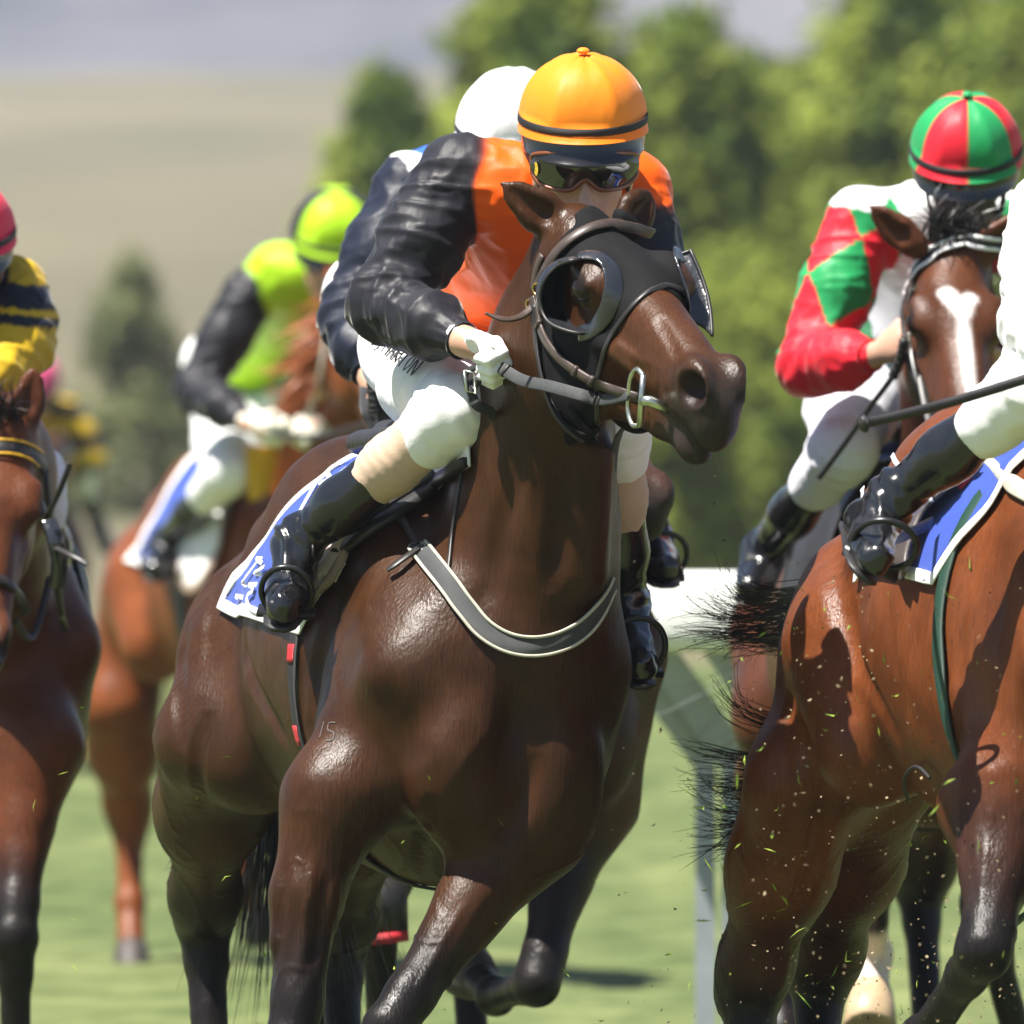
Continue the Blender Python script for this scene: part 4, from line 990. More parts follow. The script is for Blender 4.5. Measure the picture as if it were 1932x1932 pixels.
def stirrup(parent, tread, fwd, up, sc=1.0):
    up = unit(up); fwd = unit(fwd - up * (fwd @ up)); sd = unit(np.cross(fwd, up)); g = Geo(); pts = []
    for a in np.linspace(-2.6, 2.6, 28): pts.append(tread + sc * (sd * (math.sin(a) * .056) + up * (.052 + .060 * math.cos(a))))
    g.tube(spline(pts + [pts[0]], 2), .0062, 8); 
    g.box(tread + up * .002, sd * .055, fwd * .017, up * .005)
    return g.obj('stirrup', M['stirrup'], parent)
M['stirrup'] = mat('dark_alloy', (.03, .03, .032), .3, metal=.6)

def rider(label, J, colors, group='jockeys', h=.007, hb=.009, skin=SKIN, glove=(None, None), breech=WHITE, stocking=TAN, capfn=None, fold=.006, bodyfn=None, seed=0, gog=True, gogup=0, helmup=.07, headsc=1.0, faceskin=None, sticker=False, helmsc=1.0, bootside=(1, 1), capband=BLACK, button=None):
    """J: joints in the world. colors: torso, sleeve. Returns the rider's root."""
    R_ = root('person', (0, 0, 0), label, 'jockey', group)
    g_ = {k: np.asarray(v, float) for k, v in J.items()}
    pel, chest, nk = g_['pelvis'], g_['chest'], g_['neck']; f, t = unit(g_['face']), unit(g_['top']); hc = g_['head']
    shR, shL = g_['shR'], g_['shL']; lat = unit(shR - shL); sp = unit(nk - pel); dep = unit(np.cross(lat, sp))
    # ---- body
    S = Sdf(.03); head_sdf(S, hc, f, t, faceskin or skin, headsc)
    S.cap(hc - t * .09 - f * .03, nk, .05, .055, col=skin); S.cap(nk, chest, .06, .09, col=skin, k=.05); S.cap(chest, pel, .09, .10, col=skin, k=.05)
    for q in 'RL':
        sh, el, wr, hand = g_['sh' + q], g_['el' + q], g_['wr' + q], g_['hand' + q]
        S.cap(nk, sh, .05, .055, col=skin); S.chain([(sh, .05), (el, .036)], col=skin); S.chain([(el, .036), (el + (wr - el) * .3, .040), (wr, .025)], col=skin)
        side = 1 if q == 'R' else -1
        if glove[0 if q == 'R' else 1] is None: hand_sdf(S, wr, hand, g_.get('pn' + q, V(0, -.4, .9)), g_.get('th' + q, V(.9 * side, -.2, .3)), skin)
        else: S.cap(wr, wr + unit(hand - wr) * .07, .022, .026, col=skin)
        hp, kn, an, he, to = [g_[a + q] for a in ('hip', 'knee', 'ankle', 'heel', 'toe')]
        S.cap(pel, hp, .1, .09, col=skin); S.chain([(hp, .075), (kn, .046)], col=skin); S.chain([(kn, .045), (kn + (an - kn) * .3, .045), (an, .030)], col=skin); S.cap(he, he + (to - he) * .8, .018, .014, col=skin)
    S.build('body', M['skin'], R_, h=hb, base=skin, eps=.01)
    # ---- jacket
    tc, sc_ = colors; S = Sdf(.04)
    S.ell(chest + (nk - chest) * .45, V(.175, .115, .15), (lat, dep, sp), col=tc, k=.05); S.cap(chest, pel * .75 + chest * .25, .135, .13, col=tc, k=.06, flat=(dep, .9))
    S.cap(pel * .72 + chest * .28, pel * .9 + chest * .1, .135, .12, col=tc, k=.05)
    S.cap(nk - sp * .01, nk + unit(hc - nk) * .035, .075, .060, col=tc, k=.03)
    for q in 'RL':
        sh, el, wr = g_['sh' + q], g_['el' + q], g_['wr' + q]
        S.cap(nk - sp * .02, sh - lat * (.03 if 'ss' + q not in g_ else 0) * (1 if q == 'R' else -1), .065, .07, col=tc, k=.05)
        if 'ss' + q in g_: S.cap(sh, sh + (el - sh) * g_['ss' + q] * .7, .074, .074, col=tc, k=.03)
    n_t = len(S.P)
    for q in 'RL':
        sh, el, wr = g_['sh' + q], g_['el' + q], g_['wr' + q]; d = wr - el
        cu = g_.get('cuff' + q, el + d * .88)
        S.cap(sh + (el - sh) * g_.get('ss' + q, 0.0), sh + (el - sh) * .5, .080, .078, col=sc_, k=.022); S.cap(sh + (el - sh) * .5, el, .078, .067, col=sc_, k=.03)
        S.cap(el, el + (cu - el) * .6, .066, .062, col=sc_, k=.03); S.cap(el + (cu - el) * .6, cu, .062, .033, col=sc_, k=.02)
    ft = folds(19, fold * .9, None, seed)
    def disp(v): 
        r = ft(v) * .55
        for q in 'RL':
            for a0, b0 in ((g_['sh' + q], g_['el' + q]), (g_['el' + q], g_['wr' + q])):      # creases winding round the sleeve
                d = b0 - a0; L = np.linalg.norm(d); d = d / L; x = v - a0; t = x @ d; e1 = unit(np.cross(d, (.3, 1, .2))); e2 = np.cross(d, e1)
                rad = np.stack([x @ e1, x @ e2], 1); rr = np.linalg.norm(rad, axis=1); m_ = np.clip((.13 - rr) / .03, 0, 1) * np.clip((t + .02) / .04, 0, 1) * np.clip((L - t + .04) / .05, 0, 1)
                p = np.stack([t * 21 + rad[:, 0] * 9, rad[:, 0] * 7 + seed, rad[:, 1] * 7], 1); n1 = vnoise(p + vnoise(p * .5 + 3)[:, None] * .9); n2 = vnoise(p * V(2.1, 1.6, 1.6) + 8)
                r = r + m_ * fold * .9 * ((1 - np.abs(n1)) ** 5 - .25) + m_ * fold * .45 * ((1 - np.abs(n2)) ** 4 - .25)
            cu, el = g_.get('cuff' + q, g_['el' + q] + (g_['wr' + q] - g_['el' + q]) * .88), g_['el' + q]; a = unit(cu - el)
            near = np.clip(1 - np.linalg.norm(v - cu, axis=1) / .07, 0, 1); x = v - cu; ang = np.arctan2(x @ unit(np.cross(a, (0, 0, 1))), x @ unit(np.cross(a, np.cross(a, (0, 0, 1)))))
            r = r * (1 - .8 * near) + near * .0030 * np.sin(ang * 15)
            e = np.clip(1 - np.linalg.norm(v - el, axis=1) / .14, 0, 1); ax = unit(unit(g_['sh' + q] - el) + a * -1); r += e * .005 * np.sin((v @ ax) * 120 + vnoise(v * 14 + 3) * 3)
        return r
    S.build('jacket', M['satin'], R_, h=h, base=tc, eps=.0016, disp=disp, colfn=bodyfn)
    for q in 'RL':
        cu = g_.get('cuff' + q, g_['el' + q] + (g_['wr' + q] - g_['el' + q]) * .88); a = unit(cu - g_['el' + q]); u_ = unit(np.cross(a, (0, 0, 1))); w_ = np.cross(a, u_)
        g = Geo(); g.tube(ring(cu + a * .006, u_, w_, .0325, 28), .0045, 8, False); mesh_obj('cuff', g.v, g.f, M['satin'], R_, cols=[np.array(sc_) * .75] * len(g.v))
    # ---- breeches
    S = Sdf(.05); S.ell(pel, V(.165, .13, .13), (lat, dep, sp), col=breech, k=.05)
    for q in 'RL':
        hp, kn, an = g_['hip' + q], g_['knee' + q], g_['ankle' + q]
        S.cap(hp, hp + (kn - hp) * .5, .105, .098, col=breech, k=.06); S.cap(hp + (kn - hp) * .5, kn, .098, .070, col=breech, k=.04)
        S.cap(kn, kn + (an - kn) * (.16 if stocking is not None else .33), .070, .066 if stocking is not None else .060, col=breech, k=.03)
    fb = folds(13, .004, None, seed + 5)
    def bd(v):
        r = fb(v)
        for q in 'RL':
            kn = g_['knee' + q]; e = np.clip(1 - np.linalg.norm(v - kn, axis=1) / .13, 0, 1); ax = unit(g_['ankle' + q] - kn); r += e * .0030 * np.sin((v @ ax) * 150 + vnoise(v * 18) * 3)
        return r
    S.build('breeches', M['cloth'], R_, h=h, base=breech, disp=bd)
    # ---- stockings, boots
    for q, sd in (('R', 1), ('L', -1)):
        kn, an, he, to = g_['knee' + q], g_['ankle' + q], g_['heel' + q], g_['toe' + q]; d = an - kn
        if stocking is not None:
            S = Sdf(.02); S.cap(kn + d * .12, kn + d * .40, .0585, .0555, col=stocking); S.cap(kn + d * .4, kn + d * .55, .0555, .050, col=stocking)
            S.build('stocking', M['cloth'], R_, h=h, base=stocking, disp=lambda v: .0006 * np.sin((v @ unit(d)) * 260 + vnoise(v * 30) * 2))
        boot(R_, kn + d * (.47 if stocking is not None else .3), an, he, to, h=h)
    # ---- gloves
    for i, q in enumerate('RL'):
        if glove[i] is not None:
            S = Sdf(.01); wr, hand = g_['wr' + q], g_['hand' + q]; side = 1 if q == 'R' else -1
            hand_sdf(S, wr, hand, g_.get('pn' + q, V(0, -.4, .9)), g_.get('th' + q, V(.9 * side, -.2, .3)), glove[i], 1.08)
            S.build('glove', M['cloth'], R_, h=min(h, .005), base=glove[i], eps=.01)
    # ---- head gear
    helmet(R_, hc + t * helmup - f * .012, f, t, capfn, helmsc, band=capband, button=button)
    if gog: goggles(R_, hc + t * .012, f, t, headsc, up=gogup, sticker=sticker)
    l = lat; g = Geo()
    for q in (-1, 1):                                                          # harness down the cheeks
        g = Geo()
        pts = spline([hc + l * q * .082 + t * .03 + f * .01, hc + l * q * .080 + f * .005 - t * .03, hc + l * q * .066 + f * .01 - t * .075, hc + l * q * .02 + f * .045 - t * .118], 5)
        g.ribbon(pts, [l * q] * len(pts), .030, .006); g.obj('chin_strap', M['chin'], R_)
    S = Sdf(.02); S.ell(hc - f * .045 - t * .02, V(.078, .068, .075), (l, f, t)); S.build('hair', M['chin'], R_, h=.01, base=HAIRC)
    return R_

def capA(az, h): return CAPO if h > 0 else (.9, .2, .01)
J = dict(head=at(1100, 333, -0.02), face=(.03, -.94, -.26), top=(0, -.22, .98), neck=at(1062, 350, .16), chest=at(1010, 450, .27), pelvis=at(850, 610, .74),
         shR=at(868, 330, .17), elR=at(725, 575, .10), wrR=at(878, 645, -.10), handR=at(930, 668, -.14), pnR=V(-.1, -.4, .9), thR=V(.5, -.85, .2), cuffR=at(868, 641, -.08),
         ssL=.34, shL=at(1188, 362, .18), elL=at(1225, 600, .10), wrL=at(1120, 690, -.05), handL=at(1075, 700, -.10), thL=V(-.5, -.8, .3),
         hipR=at(778, 660, .60), kneeR=at(858, 778, .0), ankleR=at(562, 1022, .17), heelR=at(562, 1070, .22), toeR=at(528, 1155, .02),
         hipL=at(940, 640, .60), kneeL=at(1155, 800, .10), ankleL=at(1178, 1140, .28), heelL=at(1168, 1190, .32), toeL=at(1212, 1262, .10))
jockA = rider('jockey in orange and black silks and orange cap riding the dark bay', J, (ORANGE, BLACK), helmup=.108, gogup=.020, headsc=1.08, h=.006, hb=.007, glove=(WHITE, WHITE), capfn=capA, fold=.007, sticker=True, button=CAPO, seed=1.3)

RED = (0.64, 0.016, 0.03); GREEN = (0.015, 0.27, 0.08)
def capC(az, h):
    k = int(((az / (2 * math.pi) + 1) % 1) * 6)
    if h < -.02: return GREEN
    return RED if k % 2 == 0 else GREEN
JC = dict(head=at(1822, 345, 2.95), face=(-.05, -.90, -.42), top=(.0, -.35, .93), neck=at(1800, 400, 3.15), chest=at(1760, 480, 3.3), pelvis=at(1660, 640, 3.85),
          shR=at(1625, 420, 3.15), elR=at(1528, 690, 3.05), wrR=at(1655, 668, 2.82), handR=at(1715, 635, 2.75), thR=V(.4, -.3, .85), pnR=V(-.3, -.9, .1), cuffR=at(1640, 672, 2.84),
          shL=at(1935, 430, 3.2), elL=at(2010, 690, 3.05), wrL=at(1900, 690, 2.85), handL=at(1850, 660, 2.8),
          hipR=at(1625, 690, 3.75), kneeR=at(1590, 850, 3.1), ankleR=at(1440, 1040, 3.45), heelR=at(1440, 1075, 3.5), toeR=at(1415, 1110, 3.3),
          hipL=at(1770, 690, 3.75), kneeL=at(1900, 830, 3.15), ankleL=at(1960, 1070, 3.4), heelL=at(1955, 1100, 3.45), toeL=at(1975, 1130, 3.25))
def silkC(v, col):
    sh, el, wr, nk, ch = JC['shR'], JC['elR'], JC['wrR'], JC['neck'], JC['chest']
    out = np.tile(np.array(WHITE), (len(v), 1)); lat = unit(JC['shR'] - JC['shL'])
    x = (v - ch) @ lat; zz = v[:, 2] - ch[2]
    spots = (np.abs((x / .13 + 50.5) % 1 - .5) * 2 + np.abs((zz / .22 + 50.35) % 1 - .5) * 2) < .82
    out[spots] = GREEN
    for s_ in 'RL':
        sh, el, wr = JC['sh' + s_], JC['el' + s_], JC['wr' + s_]
        a = el - sh; t = np.clip((v - sh) @ a / (a @ a), -.5, 1.5); d1 = np.linalg.norm(v - sh - np.clip(t, 0, 1)[:, None] * a, axis=1)
        b = wr - el; t2 = (v - el) @ b / (b @ b); d2 = np.linalg.norm(v - el - np.clip(t2, 0, 1)[:, None] * b, axis=1)
        arm = (np.minimum(d1, d2) < .10) & ((v - sh) @ unit(a) > .0)
        up = arm & (d1 < d2); u_ = unit(a); w_ = unit(np.cross(u_, (0, 1, 0))); ang = np.arctan2((v - sh) @ w_, (v - sh) @ np.cross(u_, w_))
        dia = (np.abs((ang / (2 * np.pi) * 3 + 50.45) % 1 - .5) * 2 + np.abs((t / .62 + 50.72) % 1 - .5) * 2) < 1.0
        out[up] = RED; out[up & dia] = GREEN; out[arm & ~up] = RED
    return out
jockC = rider('jockey in red, green and white silks under a red and green quartered cap', JC, (WHITE, RED), h=.007, hb=.0075, capfn=capC, bodyfn=silkC, breech=(.72, .72, .78), stocking=None, faceskin=(.014, .013, .014), fold=.006, gog=True, gogup=.03, seed=3, button=GREEN, helmsc=1.0)

NAVY = (0.010, 0.013, 0.026)
JD = dict(head=at(970, 305, 2.15), face=(.1, -.92, -.35), top=(.0, -.3, .95), neck=at(915, 345, 2.3), chest=at(865, 420, 2.45), pelvis=at(745, 590, 2.95),
          shR=at(778, 355, 2.2), elR=at(668, 600, 2.1), wrR=at(700, 715, 1.95), handR=at(715, 765, 1.9), thR=V(.8, -.5, .2), pnR=V(-.5, -.8, .2), cuffR=at(694, 700, 1.97),
          shL=at(1060, 420, 2.2), elL=at(1100, 620, 2.1), wrL=at(1000, 740, 1.95), handL=at(960, 760, 1.9),
          hipR=at(780, 680, 2.9), kneeR=at(800, 860, 2.2), ankleR=at(640, 1060, 2.6), heelR=at(640, 1090, 2.65), toeR=at(615, 1130, 2.4),
          hipL=at(930, 680, 2.9), kneeL=at(1150, 850, 2.3), ankleL=at(1225, 1010, 2.5), heelL=at(1218, 1040, 2.55), toeL=at(1258, 1075, 2.3))
def silkD(v, col):
    out = np.tile(np.array(NAVY), (len(v), 1)); nk, sh = JD['neck'], JD['shR']; a = sh - nk; t = (v - nk) @ a / (a @ a)
    bl = (t > .45) & (t < 1.0) & (v[:, 2] > sh[2] - .02); wh = (t > 1.0) & (t < 1.22) & (v[:, 2] > sh[2] - .02)
    out[bl] = (.03, .12, .60); out[wh] = (.75, .75, .78); return out
jockD = rider('jockey in a plain white cap and dark silks half hidden behind the orange rider', JD, (NAVY, NAVY), h=.009, hb=.012, glove=(BLACK, BLACK), capfn=lambda a, h: (.85, .85, .85), bodyfn=silkD, fold=.008, seed=6)

LIME = (0.36, 0.62, 0.015)
JE = dict(head=at(630, 482, 12.35), face=(.10, -.90, -.42), top=(.05, -.4, .9), neck=at(600, 505, 12.55), chest=at(545, 560, 12.75), pelvis=at(440, 700, 13.3),
          shR=at(470, 555, 12.6), elR=at(372, 735, 12.5), wrR=at(470, 800, 12.25), handR=at(515, 820, 12.2), thR=V(.4, -.6, .6), pnR=V(-.2, -.8, .5),
          shL=at(680, 580, 12.6), elL=at(720, 730, 12.5), wrL=at(620, 800, 12.3), handL=at(580, 810, 12.25),
          hipR=at(425, 780, 13.2), kneeR=at(430, 890, 12.5), ankleR=at(312, 1020, 12.95), heelR=at(312, 1045, 13.0), toeR=at(290, 1075, 12.75),
          hipL=at(510, 780, 13.2), kneeL=at(600, 880, 12.6), ankleL=at(640, 1020, 12.9), heelL=at(638, 1045, 12.95), toeL=at(650, 1070, 12.75))
def capE(az, h): return BLACK if (h > -.02 and (1.15 < az < 2.3 or 4.0 < az < 5.15)) else LIME
jockE = rider('jockey in lime green and black silks and lime cap, further back on the left', JE, (LIME, BLACK), h=.009, hb=.012, helmsc=1.12, glove=((.75, .72, .6), (.75, .72, .6)), capfn=capE, stocking=None, fold=.008, gogup=.012, seed=8)

YEL = (0.54, 0.35, 0.015); PINKRED = (0.75, 0.015, 0.06)
JF = dict(head=at(-75, 500, 2.95), face=(.05, -.92, -.35), top=(.0, -.3, .95), neck=at(-80, 520, 3.1), chest=at(-110, 610, 3.3), pelvis=at(-180, 720, 3.75),
          shR=at(-215, 545, 3.1), elR=at(-290, 730, 3.05), wrR=at(-170, 800, 2.85), handR=at(-120, 800, 2.8),
          shL=at(20, 548, 3.05), elL=at(40, 650, 2.95), wrL=at(-55, 760, 2.8), handL=at(-95, 790, 2.75),
          hipR=at(-215, 780, 3.7), kneeR=at(-240, 880, 3.0), ankleR=at(-330, 1080, 3.3), heelR=at(-330, 1110, 3.35), toeR=at(-350, 1150, 3.1),
          hipL=at(-100, 780, 3.7), kneeL=at(60, 900, 3.05), ankleL=at(105, 1110, 3.3), heelL=at(100, 1140, 3.35), toeL=at(125, 1170, 3.1))
def silkF(v, col):
    out = np.tile(np.array(YEL), (len(v), 1)); sh, el = JF['shL'], JF['elL']; z = v[:, 2]; n_ = vnoise(v * 9) * .008
    z1 = at(0, 555, 3)[2]; z2 = at(0, 598, 3)[2]; zt = at(0, 480, 3)[2]
    out[np.abs(z + n_ - z1 + (v[:, 0] - sh[0]) * .1) < .024] = NAVY; out[np.abs(z + n_ - z2 + (v[:, 0] - sh[0]) * .1) < .012] = NAVY
    out[(v[:, 0] < at(15, 0, 3)[0]) & (v[:, 2] > at(0, 560, 3)[2])] = NAVY; return out
jockF = rider('jockey in yellow and navy silks with a crimson cap, cut off by the left edge', JF, (YEL, YEL), h=.009, hb=.012, capfn=lambda a, h: PINKRED, bodyfn=silkF, stocking=None, fold=.008, seed=10)

# B's rider: white silks, nearly outside the frame on the right
JB = dict(head=at(2200, 250, -1.15), face=(.3, -.86, -.4), top=(.05, -.35, .93), neck=at(2160, 330, -1.0), chest=at(2130, 420, -.85), pelvis=at(2110, 560, -.35),
          shR=at(1990, 400, -1.0), elR=at(1962, 610, -1.1), wrR=at(2050, 700, -1.35), handR=at(2095, 715, -1.4),
          shL=at(2290, 420, -.95), elL=at(2360, 640, -1.1), wrL=at(2250, 720, -1.3), handL=at(2200, 730, -1.35),
          hipR=at(2060, 640, -.45), kneeR=at(1945, 735, -1.12), ankleR=at(1690, 935, -.98), heelR=at(1628, 975, -.90), toeR=at(1652, 1062, -1.13),
          hipL=at(2110, 620, -.5), kneeL=at(2300, 780, -1.0), ankleL=at(2320, 1080, -.85), heelL=at(2310, 1110, -.8), toeL=at(2350, 1180, -1.0))
jockB = rider('jockey all in white with polished black boots, cut off by the right edge', JB, (WHITE, WHITE), h=.008, hb=.012, glove=(WHITE, WHITE), capfn=lambda a, h: WHITE, stocking=None, fold=.007, seed=12)
# ------------------------------------------------------------------ tack
treeA = bvh(bodyA); treeB = bvh(bodyB); treeC = bvh(bodyC); treeD = bvh(bodyD); treeE = bvh(bodyE); treeF = bvh(bodyF)

def ray_in(tree, H, s, th, zc=1.17, lift=.004):
    """surface of the trunk met by a ray coming in towards the spine axis; th=0 is up, +90 the horse's right"""
    d = V(0, 0, 1) * math.cos(th) + H.r * math.sin(th); c = H(s, 0, zc); o = Vector(c + d * .9)
    loc, n, i, ds = tree.ray_cast(o, Vector(-d))
    if loc is None: return c + d * .35, d
    n = np.array(n); n = n if n @ d > 0 else -n
    return np.array(loc) + n * lift, n

def wrap(tree, H, fn, nu, nv, lift, thick, zc=1.17, relax=2):
    """sheet over the back; fn(u,v) gives (s, theta)"""
    P = np.zeros((nu + 1, nv + 1, 3)); N = np.zeros_like(P)
    for i in range(nu + 1):
        for j in range(nv + 1):
            s_, th = fn(i / nu, j / nv); P[i, j], N[i, j] = ray_in(tree, H, s_, th, zc, lift)
    for _ in range(relax):
        for A in (P, N): A[1:-1, 1:-1] = A[1:-1, 1:-1] * .4 + (A[:-2, 1:-1] + A[2:, 1:-1] + A[1:-1, :-2] + A[1:-1, 2:]) * .15
    N /= np.linalg.norm(N, axis=2)[:, :, None] + 1e-9
    g = Geo(); m = nv + 1; n0 = (nu + 1) * m; T_ = P + N * thick; ff = []
    for i in range(nu):
        for j in range(nv):
            a = i * m + j; ff.append((a, a + 1, a + m + 1, a + m)); ff.append((n0 + a, n0 + a + m, n0 + a + m + 1, n0 + a + 1))
    bd = [i * m for i in range(nu + 1)] + [nu * m + j for j in range(1, m)] + [i * m + nv for i in range(nu - 1, -1, -1)] + [j for j in range(nv - 1, 0, -1)]
    for a, b in zip(bd, bd[1:] + bd[:1]): ff.append((a, b, n0 + b, n0 + a))
    g.add(list(P.reshape(-1, 3)) + list(T_.reshape(-1, 3)), ff); return g, T_, N

def girth(tree, H, s, w, m, label, lift=.003, lean=0.0):
    pts = []; nr = []
    for k in range(64):
        th = 2 * math.pi * k / 64
        p, n = ray_in(tree, H, s + lean * (1 - math.cos(th)) / 2, th, 1.15, lift); pts.append(p); nr.append(n)
    pts = np.array(pts); nr = np.array(nr)
    for _ in range(3): pts = pts * .5 + (np.roll(pts, 1, 0) + np.roll(pts, -1, 0)) * .25
    pts = pts + nr * .004
    g = Geo(); g.ribbon(pts, nr, w, .006, closed=True); o = g.obj('girth', m); tagged(o, label, 'girth', 'girths'); return o, pts, nr

def saddle(tree, H, label, s0=-.42, s1=.02, flap=M['fawnflap'], edge=M['taupe'], zc=1.17, seat=M['leather'], drop=1.52):
    t = root('saddle', (0, 0, 0), label, 'saddle', 'racing saddles')
    for q in (-1, 1):
        def fn(u, v):
            a = u * 2 - 1; s_ = s0 * .55 + (s1 - s0) * .55 * (a * .5 + .5) + .06; bot = drop - .50 * abs(a) ** 2.6
            return s_ + .05 * v, q * (.30 + (bot - .30) * v)
        g, T_, N_ = wrap(tree, H, fn, 14, 16, .016, .006, zc); f_ = g.obj('flap', flap, t)
        rim = np.concatenate([T_[0, :], T_[1:-1, -1], T_[-1, ::-1]]); rn = np.concatenate([N_[0, :], N_[1:-1, -1], N_[-1, ::-1]])
        e = Geo(); e.ribbon(rim, rn, .024, .003); e.obj('flap_binding', edge, f_)
    S = Sdf(.02)
    S.chain([(H(s0, 0, 1.645), .040), (H(s0 + .12, 0, 1.622), .050), (H(s0 + .3, 0, 1.635), .046), (H(s1, 0, 1.672), .034)], flat=((0, 0, 1), .55))
    for q in (-1, 1): S.cap(H(s0 + .03, q * .06, 1.615), H(s1 - .03, q * .055, 1.635), .045, .04, flat=((0, 0, 1), .6))
    S.build('seat', seat, t, h=.009); return t

def cloth(tree, H, label, s0, s1, thmax, lift=.006, trim=M['whitecloth'], body=M['bluecloth'], lean=.0, zc=1.17):
    fn = lambda u, v: (s0 + (s1 - s0) * u + lean * abs(v * 2 - 1), (v * 2 - 1) * thmax)
    g, T_, N_ = wrap(tree, H, fn, 18, 44, lift, .004, zc); o = g.obj('saddle_cloth', body); tagged(o, label, 'saddle cloth', 'saddle cloths')
    rim = np.concatenate([T_[:, 0], T_[-1, 1:], T_[-2::-1, -1], T_[0, -2:0:-1]]); rn = np.concatenate([N_[:, 0], N_[-1, 1:], N_[-2::-1, -1], N_[0, -2:0:-1]])
    e = Geo(); e.ribbon(rim, rn, .026, .0035, closed=True); e.obj('border', trim, o); return o, T_, N_

def strap(tree, pts, w, m, name, parent, lift=.002, t=.004, Y=0.0, n=6, closed=False):
    p, q = lay(tree, pts, lift, n, closed, Y); g = Geo(); g.ribbon(p, q, w, t, closed); return g.obj(name, m, parent)
def free(pts, w, m, name, parent, nrm=(0, -1, 0), t=.004, n=6):
    p = spline(pts, n); g = Geo(); g.ribbon(p, [np.asarray(nrm, float)] * len(p), w, t); return g.obj(name, m, parent)
def letters(tree, strokes, w, m, parent, name='letter', lift=.0075, Y=0.0):
    for st in strokes:
        p, q = lay(tree, st, lift, 4, False, Y, 1)
        if len(p) > 1: g = Geo(); g.ribbon(p, q, w, .0012); g.obj(name, m, parent, False)

# ---- A: blinker hood, cut from the shape of the head
def inpoly(P, poly):
    x, y = P[:, 0], P[:, 1]; r = np.zeros(len(P), bool); n = len(poly)
    for i in range(n):
        x1, y1 = poly[i]; x2, y2 = poly[(i + 1) % n]
        c = ((y1 > y) != (y2 > y)) & (x < (x2 - x1) * (y - y1) / (y2 - y1 + 1e-9) + x1); r ^= c
    return r
def pixv(v): s = D * F / (v[:, 1] + D); return np.stack([966 + v[:, 0] * s, HZ - (v[:, 2] - EYE) * s], 1)
HOODP = spline([(1088, 400), (1135, 385), (1200, 395), (1290, 430), (1330, 500), (1330, 560), (1276, 545), (1244, 541), (1207, 566), (1176, 603), (1151, 641), (1138, 679), (1128, 720), (1128, 770), (1122, 830), (1088, 822), (1062, 790), (1042, 755), (1026, 715), (1019, 661), (1017, 600), (1022, 530), (1045, 475), (1066, 435)], 4, True)
HOLEP = spline([(1078, 505), (1100, 492), (1138, 509), (1146, 550), (1122, 605), (1085, 614), (1066, 560)], 5, True)
me = bodyA.data; nv_ = len(me.vertices); co = np.empty(nv_ * 3); me.vertices.foreach_get('co', co); co = co.reshape(-1, 3)
fq = np.array([p.vertices[:] for p in me.polygons]); lc = hdA.inv(co); nmA = vnormals(co, fq)
near = (lc[:, 0] > -.06) & (lc[:, 0] < .40) & (np.abs(lc[:, 1]) < .125) & (lc[:, 2] > -.34) & (lc[:, 2] < .02)
refl = lc.copy(); refl[:, 1] = np.abs(refl[:, 1]); wv_ = hdA.o + hdA.sc * (refl[:, :1] * hdA.u + refl[:, 1:2] * hdA.v + refl[:, 2:] * hdA.ns * hdA.n)
pp = pixv(wv_)
neckish = (lc[:, 2] < -.235 + .0 * lc[:, 0]) & (lc[:, 0] < .07)
earish = (lc[:, 0] < .035) & (np.abs(lc[:, 1]) > .045) & (lc[:, 2] > -.06)
ins = near & inpoly(pp, HOODP) & ~inpoly(pp, HOLEP) & ~neckish & ~earish
fsel = fq[ins[fq].all(1)]
def shell(name, co, nm, fsel, off, m, parent, relax=8):
    ids = np.unique(fsel); mp = -np.ones(len(co), int); mp[ids] = np.arange(len(ids)); q = mp[fsel]; v = co[ids].copy(); n_ = nm[ids]
    e = np.concatenate([q[:, [0, 1]], q[:, [1, 2]], q[:, [2, 3]], q[:, [3, 0]]]); key = e[:, 0].astype(np.int64) * 10**7 + e[:, 1]; rev = e[:, 1].astype(np.int64) * 10**7 + e[:, 0]
    be = e[~np.isin(key, rev)]
    for _ in range(relax):
        acc = np.zeros_like(v); c = np.zeros(len(v))
        for a, b in ((0, 1), (1, 0)):
            np.add.at(acc, be[:, a], v[be[:, b]]); np.add.at(c, be[:, a], 1)
        b_ = c > 0; v[b_] = v[b_] * .5 + acc[b_] / c[b_][:, None] * .5
    top = v + n_ * off; low = v - n_ * .004; N = len(v)
    skirt = np.stack([be[:, 1], be[:, 0], be[:, 0] + N, be[:, 1] + N], 1)
    o = mesh_obj(name, np.concatenate([top, low]), np.concatenate([q, skirt]), m, parent); return o
hoodA = root('blinker_hood', (0, 0, 0), 'black blinker hood with shiny eye cups on the dark bay head', 'blinker hood')
hood = shell('hood_fabric', co, nmA, fsel, .004, M['blackfab'], hoodA)
treeH = bvh(bodyA, hood)
strap(treeH, [(1017, 600), (1019, 661), (1026, 715), (1042, 755), (1062, 790), (1088, 820)], .011, M['leather'], 'hood_edge', hoodA, .002, .004)
strap(treeH, [(1300, 560), (1276, 545), (1244, 541), (1207, 566), (1176, 603), (1151, 641), (1138, 679), (1128, 720), (1128, 770), (1122, 828)], .011, M['leather'], 'hood_edge', hoodA, .002, .004)
